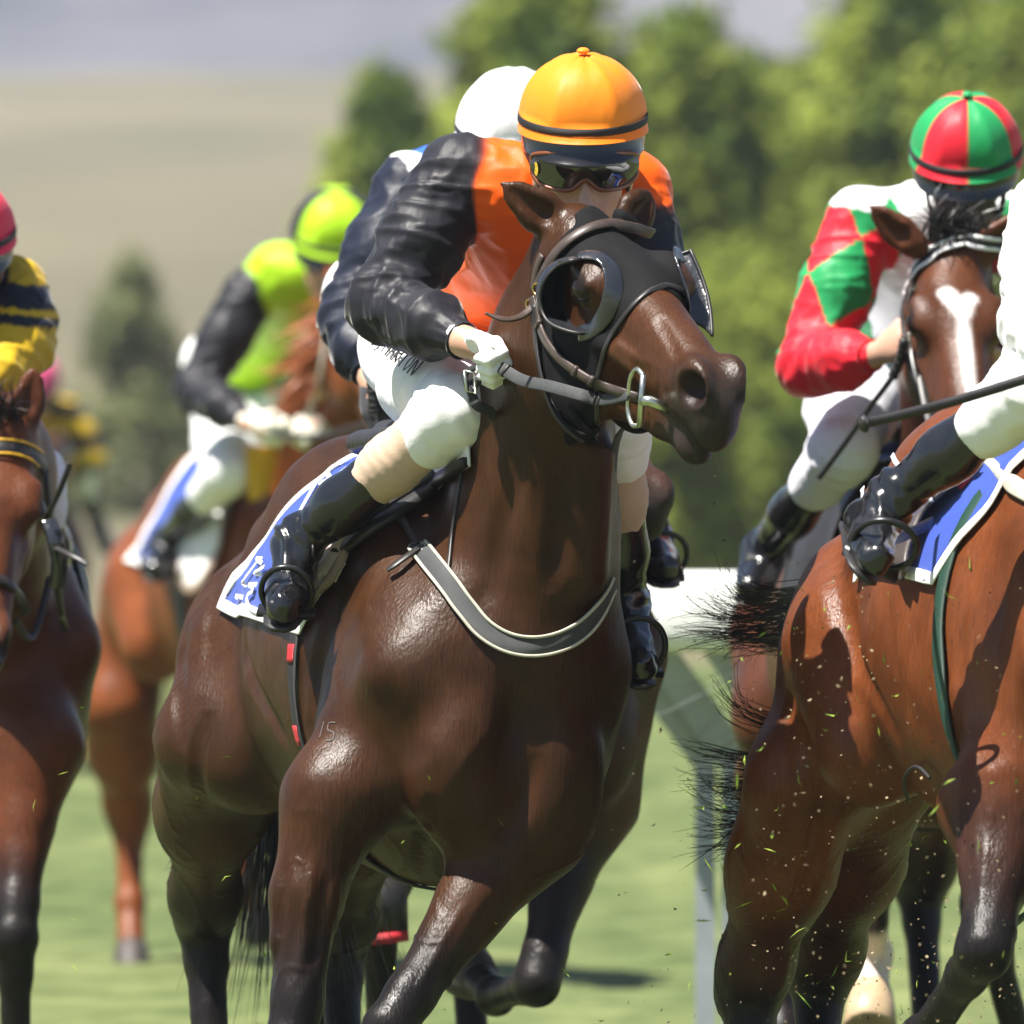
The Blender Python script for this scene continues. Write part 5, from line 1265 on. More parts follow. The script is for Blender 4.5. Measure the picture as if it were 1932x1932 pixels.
# shiny rim round the eye and the standing cup behind it
rim = [(1092, 486), (1120, 484), (1146, 500), (1158, 540), (1148, 585), (1122, 620), (1095, 630)]
p_, q_ = lay(treeH, rim, .002, 6); g = Geo(); g.ribbon(p_, q_, np.interp(np.linspace(0, 1, len(p_)), [0, .3, .6, 1], [.024, .034, .036, .030]), .004); g.obj('eye_rim', M['vinyl'], hoodA)
def cup(side):
    base = [(1100, 486), (1075, 488), (1052, 512), (1043, 550), (1052, 590), (1075, 612), (1105, 628)]
    p_, q_ = lay(treeH, base, 0, 6)
    if side < 0:
        lp = hdA.inv(p_); lp[:, 1] *= -1; p_ = np.array([hdA(*x) for x in lp])
    vs = []; n = len(p_); ov = hdA.v * side
    for i in range(n):
        b = math.sin(math.pi * i / (n - 1)) ** .6
        for k in range(6):
            t = k / 5; q = p_[i] + ov * (-.004 + .054 * b * math.sin(t * 1.57)) + hdA.u * (.050 * b * t ** 2.2) + hdA.n * (.012 * b * t)
            vs.append(q)
    g = Geo(); N = len(vs); out = [v + unit(ov - hdA.u * .9) * .003 for v in vs]
    fs = [(i * 6 + j, i * 6 + j + 1, (i + 1) * 6 + j + 1, (i + 1) * 6 + j) for i in range(n - 1) for j in range(5)]
    g.add(vs + out, fs + [tuple(N + x for x in f[::-1]) for f in fs] + [(i * 6 + 5, N + i * 6 + 5, N + (i + 1) * 6 + 5, (i + 1) * 6 + 5) for i in range(n - 1)])
    o = g.obj('eye_cup', M['vinyl'], hoodA)
    e = Geo(); e.tube([vs[i * 6 + 5] for i in range(n)], .0035, 6); e.obj('cup_edge', M['leather'], o)
cup(1)
# the far cup stands out past the cheek
vs = []; n = 14
for i in range(n + 1):
    a = i / n; b = hdA(.115 + .125 * a, -.094 + .008 * a, -.030 - .045 * a)
    for j in range(7):
        t = j / 6; vs.append(b - hdA.v * (.046 * math.sin(t * 1.57) * (0.75 + .25 * math.sin(math.pi * a))) + hdA.u * (.026 * t ** 2 * a + .01 * t) + hdA.n * (.018 * t * (1 - a) - .016 * t * a))
N = len(vs); out = [v - hdA.n * .004 for v in vs]
fs = [(i * 7 + j, (i + 1) * 7 + j, (i + 1) * 7 + j + 1, i * 7 + j + 1) for i in range(n) for j in range(6)]
g = Geo(); g.add(vs + out, fs + [tuple(N + x for x in f[::-1]) for f in fs]); o = g.obj('eye_cup', M['vinyl'], hoodA)
e = Geo(); e.tube([vs[j] for j in range(7)] + [vs[i * 7 + 6] for i in range(1, n)] + [vs[n * 7 + 6 - j] for j in range(7)], .0035, 6); e.obj('cup_edge', M['leather'], o)
lp = hdA.inv(lay(treeH, rim, .002, 6)[0]); lp[:, 1] *= -1; p_ = np.array([hdA(*x) for x in lp]); g = Geo(); g.ribbon(p_, [-hdA.v + hdA.n * .5] * len(p_), .032, .004); g.obj('eye_rim', M['vinyl'], hoodA)
for a in ([(1060, 775), (1075, 800), (1105, 815), (1128, 800)], [(1082, 760), (1098, 795), (1118, 812)]): strap(treeH, a, .016, M['blackfab'], 'hood_tie', hoodA, .006, .005)
for (x, y) in ((1078, 822), (1112, 826)):
    p, n_ = on(treeH, x, y); 
    if p is not None: g = Geo(); g.ball(p + n_ * .008, (.014, .012, .016)); g.obj('hood_tie', M['blackfab'], hoodA)

# ---- A: bridle
brA = root('bridle', (0, 0, 0), 'brown leather bridle with a steel D bit on the dark bay', 'bridle', 'bridles')
strap(treeH, [(1018, 545), (1036, 508), (1062, 470), (1110, 437), (1165, 425), (1215, 436), (1245, 452)], .021, M['brownleather'], 'browband', brA, .007, .005)
strap(treeH, [(1032, 480), (1020, 510), (1014, 545)], .017, M['brownleather'], 'headpiece', brA, .004, .005, smooth=4) if False else strap(treeA, [(1030, 482), (1019, 512), (1014, 548)], .017, M['brownleather'], 'headpiece', brA, .007, .005)
bitR = hdA(.415, .064, -.118)
ck, cn = lay(treeH, [(1012, 560), (1022, 600), (1036, 640), (1062, 675), (1100, 705), (1128, 722)], .007, 6); ck = np.concatenate([ck, [bitR * .5 + ck[-1] * .5 + hdA.v * .006, bitR + hdA.v * .008]]); cn = np.concatenate([cn, cn[-1:], cn[-1:]])
g = Geo(); g.ribbon(ck, cn, .018, .006); cpA = g.obj('cheekpiece', M['brownleather'], brA)
for f_ in (.28, .72, .9):
    i = int(f_ * (len(ck) - 1)); g = Geo(); g.ribbon([ck[i] - unit(ck[i + 1] - ck[i]) * .005, ck[i] + unit(ck[i + 1] - ck[i]) * .005], [cn[i]] * 2, .022, .009); g.obj('keeper', M['brownleather'], cpA)
def buckle(tree, px, py, r, m, parent, lift=.01):
    p, n_ = on(tree, px, py, lift)
    if p is None: return
    a = unit(np.cross(n_, (.3, 0, 1))); b = np.cross(n_, a); g = Geo(); pts = ring(p, a, b * .72, r, 20); g.tube(pts, .0026, 6, False); g.tube([p - b * r * .7, p + b * r * .7], .002, 5); g.obj('buckle', m, parent)
buckle(treeH, 1024, 545, .017, M['brass'], brA); buckle(treeH, 1010, 575, .015, M['brass'], brA)
p0, n0 = on(treeH, 1013, 578, .008)
free([p0, p0 + V(-.02, -.02, -.018), at(962, 604, p0[1] - .05), at(938, 601, p0[1] - .06), at(915, 592, p0[1] - .06)], [.016] * 18 + [.013, .011, .009, .007, .005, .004, .003], M['brownleather'], 'strap_end', brA, (0, -.5, .8), .004)
strap(treeH, [(1016, 575), (1021, 640), (1035, 720), (1060, 785), (1100, 822)], .012, M['leather'], 'throatlatch', brA, .010, .004)
# D ring and mouthpiece
up = unit(hdA.n * .85 - hdA.u * .25); fw = unit(hdA.u - up * (hdA.u @ up)); o_ = bitR + hdA.v * .014
g = Geo(); g.tube([o_ + fw * .024 + up * .047, o_ + fw * .024 - up * .047], .0062, 10); g.obj('bit_bar', M['steel'], brA)
g = Geo(); g.tube(spline([o_ + fw * .024 + up * .045, o_ - fw * .004 + up * .052, o_ - fw * .026 + up * .032, o_ - fw * .030, o_ - fw * .026 - up * .032, o_ - fw * .004 - up * .052, o_ + fw * .024 - up * .045], 6), .0048, 9); g.obj('bit_ring', M['steel'], brA)
g = Geo(); g.tube([o_ + fw * .022, o_ + fw * .034 - hdA.v * .012, hdA(.46, .03, -.118)], [.011, .011, .009], 10); g.obj('mouthpiece', M['steel'], brA)
# reins: from the bit to the gloved hands
h0 = at(946, 694, -.20)
rq = [on(treeH, x, y, l)[0] for x, y, l in ((1140, 750, .016), (1105, 740, .020), (1060, 727, .024), (1010, 712, .03))]
rp = spline([o_ - fw * .026] + rq + [h0], 8)
g = Geo(); g.ribbon(rp, [V(-.15, -1, .2)] * len(rp), .023, .005); rn = g.obj('rein', M['greyweb'], brA)
for f_ in (.2, .26, .93): i = int(f_ * (len(rp) - 1)); g = Geo(); g.ribbon([rp[i], rp[i + 1] * .6 + rp[i] * .4], [V(-.15, -1, .2)] * 2, .027, .008); g.obj('keeper', M['leather'], rn)
lp = [h0, at(925, 690, -.17), at(905, 712, -.15), at(890, 735, -.15), at(898, 762, -.16), at(925, 778, -.13), at(945, 800, -.08)]
free(lp, .020, M['greyweb'], 'rein', brA, (-.3, -1, .2)); free([at(905, 690, -.17), at(878, 705, -.15), at(885, 735, -.16), at(897, 755, -.16)], .012, M['blackweb'], 'rein', brA, (-.4, -1, .1))
g = Geo(); bc = at(884, 722, -.165); g.tube([bc + V(-.008, 0, .022), bc + V(.010, 0, .018), bc + V(.014, 0, -.02), bc + V(-.004, 0, -.016), bc + V(-.008, 0, .022)], .003, 6); g.obj('buckle', M['steel'], brA)
free([hdA(.40, -.07, -.13), at(1180, 800, -.25), at(1150, 900, -.1), at(1120, 760, -.03), at(1085, 705, -.1)], .020, M['greyweb'], 'rein', brA, (.5, -.8, .1))

# ---- A: saddle cloth, saddle, girth, breastplate
def cloth2(tree, H, label, rear, front, thm, lift=.006, trim=None, body=None):
    g, T_, N_ = wrap(tree, H, lambda u, v: (rear(abs(v * 2 - 1)) * (1 - u) + front(abs(v * 2 - 1)) * u, (v * 2 - 1) * (thm[0] * (1 - u) + thm[1] * u)), 18, 44, lift, .004, 1.17)
    o = g.obj('saddle_cloth', body or M['bluecloth']); tagged(o, label, 'saddle cloth', 'saddle cloths')
    rim = np.concatenate([T_[:, 0], T_[-1, 1:], T_[-2::-1, -1], T_[0, -2:0:-1]]); rn = np.concatenate([N_[:, 0], N_[-1, 1:], N_[-2::-1, -1], N_[0, -2:0:-1]])
    e = Geo(); e.ribbon(rim, rn, .024, .0035, closed=True); e.obj('border', trim or M['whitecloth'], o); return o
clA = cloth2(treeA, HA, 'royal blue saddle cloth with white border and lettering under the orange rider', lambda v: -.45 - .245 * min(1, max(0, (v - .3) / .6)), lambda v: .10 - .22 * max(0, v - .5), (1.10, 1.28))
treeCl = bvh(clA)
letters(treeCl, [[(447, 1122), (470, 1092), (493, 1062)], [(440, 1116), (456, 1130)], [(479, 1048), (501, 1066)], [(468, 1094), (505, 1072)], [(466, 1100), (486, 1112)]], .009, M['whitecloth'], clA)
letters(treeCl, [[(484, 1118), (473, 1126), (474, 1142), (484, 1153), (500, 1156)]], .009, M['whitecloth'], clA)
letters(treeCl, [[(538, 1002), (580, 968)], [(566, 978), (602, 914)], [(584, 978), (622, 922)], [(592, 922), (628, 908)]], .012, M['whitecloth'], clA)
letters(treeCl, [[(612, 905), (632, 884), (660, 872)], [(630, 906), (664, 884)]], .009, M['whitecloth'], clA)
sadA = root('saddle', (0, 0, 0), 'light racing saddle with fawn flaps and taupe binding on the dark bay', 'saddle', 'racing saddles')
treeAC = bvh(bodyA, clA)
for q in (-1, 1):
    def fnA(u, v):
        bul = math.sin(math.pi * min(1, max(0, v))) ; l_ = -.16 + .15 * v ** 2.2 - .05 * bul * (1 - v); r_ = .205 - .18 * v ** .62
        return l_ * (1 - u) + r_ * u + (.0 if v > .12 else (.12 - v) * (.5 - u) * .8), q * (.46 + .77 * v)
    if q == 1:
        ft_ = [(608, 1000), (618, 978), (650, 955), (700, 946), (742, 956)]; fb_ = [(590, 1176), (600, 1150), (622, 1095), (648, 1052), (690, 1012)]
        f_ = patch(treeAC, (ft_, fb_), 20, 14, .020, .007, .3).obj('flap', M['fawnflap'], sadA); tf_ = bvh(f_); e_ = [(690, 1012), (648, 1052), (622, 1095), (600, 1150), (590, 1174), (592, 1120), (598, 1050), (610, 998), (620, 978), (650, 956), (700, 948), (740, 957)]
        p_, n_ = lay(tf_, e_, .001, 5, Y=.2); g = Geo(); g.ribbon(p_, n_, .018, .004); g.obj('flap_binding', M['taupe'], f_); continue
    g, T_, N_ = wrap(treeAC, HA, fnA, 12, 18, .012, .006); f_ = g.obj('flap', M['fawnflap'], sadA)
    rim = np.concatenate([T_[::-1, 0], T_[0, 1:], T_[1:, -1], T_[-1, -2:0:-1]]); rn = np.concatenate([N_[::-1, 0], N_[0, 1:], N_[1:, -1], N_[-1, -2:0:-1]])
    e = Geo(); e.ribbon(rim, rn, .020, .004, closed=True); e.obj('flap_binding', M['taupe'], f_)
S = Sdf(.02)
S.chain([(HA(-.40, 0, 1.64), .040), (HA(-.28, 0, 1.622), .050), (HA(-.1, 0, 1.635), .046), (HA(.08, 0, 1.672), .034)], flat=((0, 0, 1), .55))
for q in (-1, 1): S.cap(HA(-.37, q * .06, 1.615), HA(.05, q * .055, 1.635), .045, .04, flat=((0, 0, 1), .6))
S.build('seat', M['leather'], sadA, h=.009)
p_, n_ = lay(treeAC, [(735, 968), (800, 925), (850, 888), (893, 858)], .006, 8); g = Geo(); g.ribbon(p_, n_, .045, .006); g.obj('pad', M['whitecloth'], sadA)
p_, n_ = lay(treeAC, [(640, 1046), (672, 1030), (722, 998), (800, 945), (850, 905), (893, 872)], .010, 8); g = Geo(); g.ribbon(p_, n_, np.interp(np.linspace(0, 1, len(p_)), [0, .2, .6, 1], [.008, .034, .030, .018]), .016); g.obj('knee_roll', M['leather'], sadA)
p_, n_ = lay(treeAC, [(655, 1012), (700, 990), (760, 950), (830, 900)], .016, 8); g = Geo(); g.ribbon(p_, n_, .012, .010); g.obj('surcingle', M['greyweb'], sadA)
gA, gp, gn = girth(treeA, HA, -.04, .034, M['blackweb'], 'black girth with red tabs round the dark bay', lean=.02)
gpp = pixv(gp); vis = (gp - HA.o) @ HA.r > .12
for (y0, y1) in ((1216, 1250), (1368, 1404)):
    k_ = np.where(vis)[0]; k_ = k_[np.argsort(gpp[k_, 1])]; ys = gpp[k_, 1]
    yy = np.linspace(y0, y1, 5); P_ = np.stack([np.interp(yy, ys, gp[k_, c]) for c in range(3)], 1); N_ = np.stack([np.interp(yy, ys, gn[k_, c]) for c in range(3)], 1); N_ /= np.linalg.norm(N_, axis=1)[:, None]
    g = Geo(); g.ribbon(P_ + N_ * .006, N_, .028, .003); g.obj('red_tab', M['redweb'], gA)
brs = root('breastplate', (0, 0, 0), 'grey breastplate strap with pale piping across the dark bay chest', 'breastplate')
treeAS = bvh(bodyA, clA)
bpx = [(788, 1036), (815, 1062), (850, 1108), (880, 1150), (915, 1190), (960, 1214), (1010, 1220), (1060, 1208), (1100, 1180), (1130, 1140), (1150, 1100)]
bp, bn = lay(treeA, bpx, .003, 8); bp[1:-1] = (bp[:-2] + bp[2:]) / 2; bp += bn * .002
g = Geo(); g.ribbon(bp, bn, .036, .006); st_ = g.obj('chest_strap', M['greyweb'], brs)
tt = np.gradient(bp, axis=0); tt /= np.linalg.norm(tt, axis=1)[:, None]; sd = np.cross(bn, tt)
for q in (-1, 1): g = Geo(); g.ribbon(bp + sd * q * .0175 + bn * .004, bn, .006, .0045); g.obj('piping', M['piping'], st_)
sp_, sn_ = lay(treeAS, [(735, 946), (752, 975), (770, 1005), (788, 1036)], .010, 6); g = Geo(); g.ribbon(sp_, sn_, .015, .004); g.obj('saddle_strap', M['leather'], brs)
p_, n_ = lay(treeA, [(876, 888), (868, 940), (858, 1000), (850, 1060), (846, 1090)], .004, 6); g = Geo(); g.ribbon(p_, n_, .008, .004); g.obj('neck_strap', M['leather'], brs)
buckle(treeA, 790, 1040, .018, M['steel'], brs, .010)
p0, n0 = on(treeA, 792, 1046, .012)
if p0 is not None: free([p0, p0 + V(-.02, -.02, -.014), p0 + V(-.042, -.03, -.030), p0 + V(-.056, -.028, -.040)], .015, M['leather'], 'strap_end', brs, n0)
# stirrup irons round both boots
tr = J['heelR'] + (J['toeR'] - J['heelR']) * .62 + V(0, 0, -.034); siA = stirrup(sadA, tr, J['toeR'] - J['heelR'], unit(J['ankleR'] - J['heelR'] + V(0, 0, .05)), .86)
tr = J['heelL'] + (J['toeL'] - J['heelL']) * .62 + V(0, 0, -.034); stirrup(sadA, tr, J['toeL'] - J['heelL'], unit(J['ankleL'] - J['heelL'] + V(0, 0, .05)))
for q, sgn in (('R', 1), ('L', -1)):
    top, n_ = ray_in(treeA, HA, -.12, sgn * .9, lift=.03); b_ = J['ankle' + q] * .5 + J['toe' + q] * .5 + HA.r * sgn * -.05
    free([top, top * .5 + b_ * .5, b_ + V(0, 0, .05)], .022, M['leather'], 'stirrup_leather', sadA, HA.r * sgn)
# name on the breeches
brc = [o for o in jockA.children if o.name.startswith('breeches')][0]; treeBr = bvh(brc)
def word(tree, text, p0, p1, h, m, parent, lift=.002, slant=.25, w=.0045):
    L = {'M': [[(0, 0), (0, 1), (.5, .3), (1, 1), (1, 0)]], 'A': [[(0, 0), (.5, 1), (1, 0)], [(.2, .4), (.8, .4)]], 'R': [[(0, 0), (0, 1), (.8, .9), (.8, .6), (0, .5), (.9, 0)]], 'T': [[(0, 1), (1, 1)], [(.5, 1), (.5, 0)]],
         'O': [[(.5, 0), (.05, .5), (.5, 1), (.95, .5), (.5, 0)]], 'N': [[(0, 0), (0, 1), (1, 0), (1, 1)]], 'J': [[(.7, 1), (.7, .2), (.3, 0), (0, .2)]], '.': [[(.3, 0), (.5, .1)]], 'G': [[(.9, .9), (.4, 1), (.05, .5), (.4, 0), (.9, .1), (.9, .5), (.6, .5)]], 'I': [[(.5, 0), (.5, 1)]],
         'C': [[(.95, .85), (.5, 1), (.05, .5), (.5, 0), (.95, .15)]], 'K': [[(0, 0), (0, 1)], [(.9, 1), (0, .45), (.9, 0)]]}
    p0 = V(*p0); p1 = V(*p1); n = len(text); dx = (p1 - p0) / n; up = V(dx[1], -dx[0]); up = up / np.linalg.norm(up) * h
    for i, ch in enumerate(text):
        for s_ in L.get(ch, []):
            letters(tree, [[tuple(p0 + dx * (i + .12 + .72 * x) + up * y + dx * slant * 0) for x, y in s_]], w, m, parent)
word(treeBr, 'J.MARTON', (705, 650), (782, 715), 34, M['leather'], brc, w=.0042)
# shoulder brand on the coat
grey = mat('grey_brand_hair', (.065, .050, .042), .7)
letters(treeA, [[(604, 1392), (612, 1362)], [(634, 1364), (622, 1364), (619, 1378), (630, 1382), (628, 1396), (616, 1398)]], .0032, grey, A, 'brand', .0006)
# ------------------------------------------------------------------ tack of the other horses, whips, the farthest horse, turf, haze
def bridle(tree, hd, label, parts):
    r = root('bridle', (0, 0, 0), label, 'bridle', 'bridles')
    for name, pts, w, m, lift in parts: strap(tree, pts, w, m, name, r, lift, .005, hd.o[1])
    return r
def hands_rein(name, r, a, b, w=.018, m=None, sag=.02):
    a, b = np.asarray(a, float), np.asarray(b, float); pts = spline([a, a * .5 + b * .5 - V(0, 0, sag), b], 8); g = Geo(); g.ribbon(pts, [V(0, -1, .2)] * len(pts), w, .004); return g.obj(name, m or M['leather'], r)
def whip(label, pts, r, grip=.3, group='riding whips'):
    t = root('whip', (0, 0, 0), label, 'whip', group); p = spline(pts, 10); n = len(p); k = max(2, int(n * grip))
    g = Geo(); g.tube(p, [r * (1.0 if i < 2 else .72) if i >= k else r * 1.15 for i in range(n)], 10); g.obj('shaft', M['leather'], t)
    for i in range(1, k, 2): g = Geo(); g.tube([p[i], p[i] * .6 + p[i + 1] * .4], r * 1.35, 10); g.obj('grip_band', M['blackweb'], t)
    return t
# ---- B
clB = cloth2(treeB, HB, 'blue saddle cloth with white border and curling lettering under the white-clad rider', lambda v: -.44 - .20 * min(1, max(0, (v - .3) / .6)), lambda v: .06 - .22 * max(0, v - .4), (.96, 1.06))
tBC = bvh(bodyB, clB)
letters(tBC, [[(1652, 902), (1640, 885), (1612, 905), (1600, 940), (1614, 956), (1632, 948), (1634, 925)], [(1634, 925), (1622, 926)]], .010, M['whitecloth'], clB, Y=-.3)
letters(tBC, [[(1640, 880), (1665, 872), (1690, 862)], [(1700, 885), (1722, 884)]], .010, M['whitecloth'], clB, Y=-.3)
sadB = root('saddle', (0, 0, 0), 'grey-brown racing saddle flap with a white edge on the bright bay', 'saddle', 'racing saddles')
fl_t = [(1856, 866), (1796, 878), (1746, 910), (1706, 954), (1692, 994), (1698, 1044), (1718, 1094)]; fl_b = [(1862, 872), (1848, 893), (1806, 943), (1766, 983), (1742, 1044), (1736, 1080), (1728, 1104)]
g = patch(tBC, (fl_t, fl_b), 26, 8, .026, .008, -.8); fo = g.obj('flap', mat('grey_flap_leather', (.060, .048, .044), .4, bump=[(120, .2, .001)], var=(12, .25)), sadB)
tBF = bvh(bodyB, clB, fo)
p_, n_ = lay(tBF, fl_t[:5], .004, 8, Y=-.9); g = Geo(); g.ribbon(p_, n_, .008, .004); g.obj('flap_binding', M['whitecloth'], fo)
p_, n_ = lay(tBF, [(1800, 900), (1770, 925), (1756, 945)], .004, 6, Y=-.9); g = Geo(); g.ribbon(p_, n_, .012, .003); g.obj('flap_mark', M['whitecloth'], fo)
p_, n_ = lay(tBF, [(1832, 905), (1822, 915), (1812, 925)], .004, 6, Y=-.9); g = Geo(); g.ribbon(p_, n_, .020, .004); g.obj('red_tab', M['redweb'], fo)
p_, n_ = lay(tBF, [(1938, 768), (1900, 778), (1862, 800), (1836, 835), (1826, 868)], .012, 8, Y=-.9); g = Geo(); g.ribbon(p_, n_, np.interp(np.linspace(0, 1, len(p_)), [0, .5, 1], [.03, .04, .02]), .012); g.obj('knee_roll', M['leather'], sadB)
S = Sdf(.02); S.chain([(HB(-.40, 0, 1.66), .04), (HB(-.2, 0, 1.65), .05), (HB(.06, 0, 1.69), .034)], flat=((0, 0, 1), .55)); S.build('seat', M['leather'], sadB, h=.01)
gB, _, _ = girth(treeB, HB, -.06, .036, M['greenweb'], 'dark green webbing girth round the bright bay', lean=.10)
tr = JB['heelR'] + (JB['toeR'] - JB['heelR']) * .6 + V(0, 0, -.03); stirrup(sadB, tr, JB['toeR'] - JB['heelR'], unit(JB['ankleR'] - JB['heelR'] + V(.0, 0, .03)))
top, n_ = ray_in(treeB, HB, -.12, .8, lift=.03); free([top, top * .5 + tr * .5 + HB.r * .03, tr + V(0, 0, .06)], .022, M['leather'], 'stirrup_leather', sadB, HB.r)
bB = root('breastplate', (0, 0, 0), 'cream breastplate strap on the bright bay', 'breastplate')
p_, n_ = lay(treeB, [(1850, 857), (1875, 880), (1900, 903), (1935, 930), (1990, 960), (2040, 965)], .006, 6, Y=-.9); g = Geo(); g.ribbon(p_, n_, np.interp(np.linspace(0, 1, len(p_)), [0, .4, .5, 1], [.018, .020, .034, .036]), .006); g.obj('chest_strap', M['piping'], bB)
bridle(treeB, hdB, 'leather bridle of the bright bay, beyond the right edge', [])  if False else None
whip('thick black padded whip held level by the white-clad rider', [at(1625, 800, -1.45), at(1700, 783, -1.42), at(1800, 757, -1.38), at(1932, 716, -1.34), at(2010, 690, -1.32)], .0125, .0)
p_, n_ = lay(treeB, [(1765, 1462), (1740, 1440), (1716, 1460), (1712, 1500)], .012, 6, Y=-.3); g = Geo(); g.tube(p_, .0035, 6); g.obj('girth_loop', M['blackweb'], gB)
# ---- C
brC = bridle(treeC, hdC, 'black and white bridle on the blazed horse', [])
bw = [(1714, 560), (1726, 522), (1752, 488), (1790, 466), (1840, 457), (1890, 462)]
p_, n_ = lay(treeC, bw, .006, 8, Y=2.7); g = Geo(); g.ribbon(p_, n_, .030, .005); bo = g.obj('browband', M['leather'], brC)
tt = np.gradient(p_, axis=0); tt /= np.linalg.norm(tt, axis=1)[:, None]; sd = np.cross(n_, tt)
for q in (-1, 1): g = Geo(); g.ribbon(p_ + sd * q * .0115 + n_ * .004, n_, .009, .003); g.obj('white_edge', M['whitecloth'], bo)
for (pts, w, m) in (([(1712, 545), (1708, 590), (1712, 640), (1720, 690), (1740, 745), (1752, 770)], .016, M['leather']), ([(1722, 628), (1726, 670), (1738, 720), (1752, 752)], .008, M['whitecloth']), ([(1735, 770), (1790, 790), (1850, 785)], .018, M['leather'])): strap(treeC, pts, w, m, 'cheekpiece', brC, .006, .004, 2.7)
hands_rein('rein', brC, JC['handR'] + V(.01, -.03, 0), hdC(.42, .06, -.12), .018)
clC = cloth2(treeC, HC, 'blue saddle cloth under the red and green rider', lambda v: -.6 - .05 * v, lambda v: .02, (.9, 1.0))
saddle(bvh(bodyC, clC), HC, 'dark racing saddle under the red and green rider', flap=M['leather'], edge=M['leather'])
girth(treeC, HC, -.08, .06, M['blackweb'], 'black girth round the blazed horse')
whip('thin black whip slanting down from the red and green rider', [at(1706, 640, 2.66), at(1690, 700, 2.72), at(1640, 770, 2.8), at(1595, 835, 2.85), at(1545, 902, 2.9)], .0085, .3)
# ---- D
clD = cloth2(treeD, HD, 'blue saddle cloth half hidden behind the orange rider', lambda v: -.6 - .05 * v, lambda v: .02, (1.15, 1.2))
sadD = saddle(bvh(bodyD, clD), HD, 'racing saddle with pale flap edge under the white-capped rider', flap=M['taupe'], edge=M['whitecloth'])
girth(treeD, HD, -.08, .06, M['blackweb'], 'black girth round the half-hidden brown horse')
brD = bridle(treeD, hdD, 'black bridle on the half-hidden brown horse', [])
for u_, w_ in ((.08, .02), (.36, .02)):
    pts = [hdD(u_, .14 * math.cos(a), -.10 + .2 * math.sin(a)) for a in np.linspace(-.6, 3.7, 22)]; q_ = []
    for p in pts: loc, nn, i, dd = treeD.find_nearest(Vector(p)); q_.append((np.array(loc) + np.array(nn) * .003, np.array(nn)))
    g = Geo(); g.ribbon([a for a, b in q_], [b for a, b in q_], w_, .005); g.obj('browband' if u_ < .2 else 'noseband', M['leather'], brD)
hands_rein('rein', brD, JD['handR'], hdD(.42, .06, -.12)); hands_rein('rein', brD, JD['handL'], hdD(.42, -.06, -.12))
for s_ in 'RL':
    tr = JD['heel' + s_] + (JD['toe' + s_] - JD['heel' + s_]) * .6 + V(0, 0, -.03); stirrup(sadD, tr, JD['toe' + s_] - JD['heel' + s_], unit(JD['ankle' + s_] - JD['heel' + s_] + V(0, 0, .04)))
whip('ribbed black whip held upright in a black glove beside the white breeches', [at(706, 780, 1.86), at(702, 720, 1.86), at(694, 660, 1.86), at(686, 610, 1.87), at(684, 560, 1.9)], .0105, .9)
bt = root('tendon_boot', (0, 0, 0), 'black leg boot with red edging on a leg behind the dark bay chest', 'leg boot')
k_ = at(712, 1705, 2.15); 
for z0, z1, rr, m, nm in ((.052, -.06, .062, M['leather'], 'cuff'), (-.004 - .055, -.082, .064, M['redweb'], 'edging')): g = Geo(); g.tube([k_ + V(0, 0, z0), k_ + V(.002, 0, z1)], rr, 20); g.obj(nm, m, bt)
# ---- E
clE = cloth2(treeE, HE, 'blue and white saddle cloth under the lime rider', lambda v: -.55 - .22 * max(0, v - .3), lambda v: .05, (1.2, 1.3))
letters(bvh(clE), [[(225, 1100), (270, 1120), (310, 1135)], [(300, 1150), (290, 1200)]], .03, M['whitecloth'], clE, Y=12.8)
sadE = saddle(bvh(bodyE, clE), HE, 'pale racing saddle under the lime rider', flap=M['whitecloth'], edge=M['taupe'])
girth(treeE, HE, -.10, .08, M['greyweb'], 'grey girth round the chestnut')
brE = bridle(treeE, hdE, 'tan bridle on the chestnut', [('cheekpiece', [(634, 592), (626, 640), (618, 700), (602, 750), (590, 785)], .022, M['piping'], .02), ('browband', [(600, 560), (620, 530), (660, 520)], .022, M['leather'], .01)])
buckle(treeE, 618, 735, .025, M['brass'], brE, .03)
tr = JE['heelR'] + (JE['toeR'] - JE['heelR']) * .6 + V(0, 0, -.03); stirrup(sadE, tr, JE['toeR'] - JE['heelR'], unit(JE['ankleR'] - JE['heelR'] + V(0, 0, .04)))
hands_rein('rein', brE, JE['handR'], hdE(.42, .06, -.12), .02)
yl = mat('yellow_cloth', (.62, .36, .01), .7, bump=[(300, .2, .001)])
q0 = JE['kneeR'] + V(.035, -.03, .02); g = Geo(); pa = [q0 + V(.02, -.035, .06), q0 + V(.07, -.03, .06), q0 + V(.125, .0, .055)]; pb = [q0 + V(.03, -.03, -.11), q0 + V(.065, -.03, -.10), q0 + V(.10, .01, -.07)]
vs = [a * (1 - j / 6) + b * (j / 6) + V(0, -.004 * math.sin(j), 0) + V(0, k_, 0) for k_ in (0, .006) for a, b in zip(spline(pa, 4), spline(pb, 4)) for j in range(7)]
n = len(vs) // 2; f1 = [(i * 7 + j, i * 7 + j + 1, (i + 1) * 7 + j + 1, (i + 1) * 7 + j) for i in range(8) for j in range(6)]
g.add(vs, f1 + [tuple(n + x for x in f[::-1]) for f in f1]); tagged(g.obj('neck_cloth', yl), 'yellow cloth flap beside the lime rider knee', 'cloth')
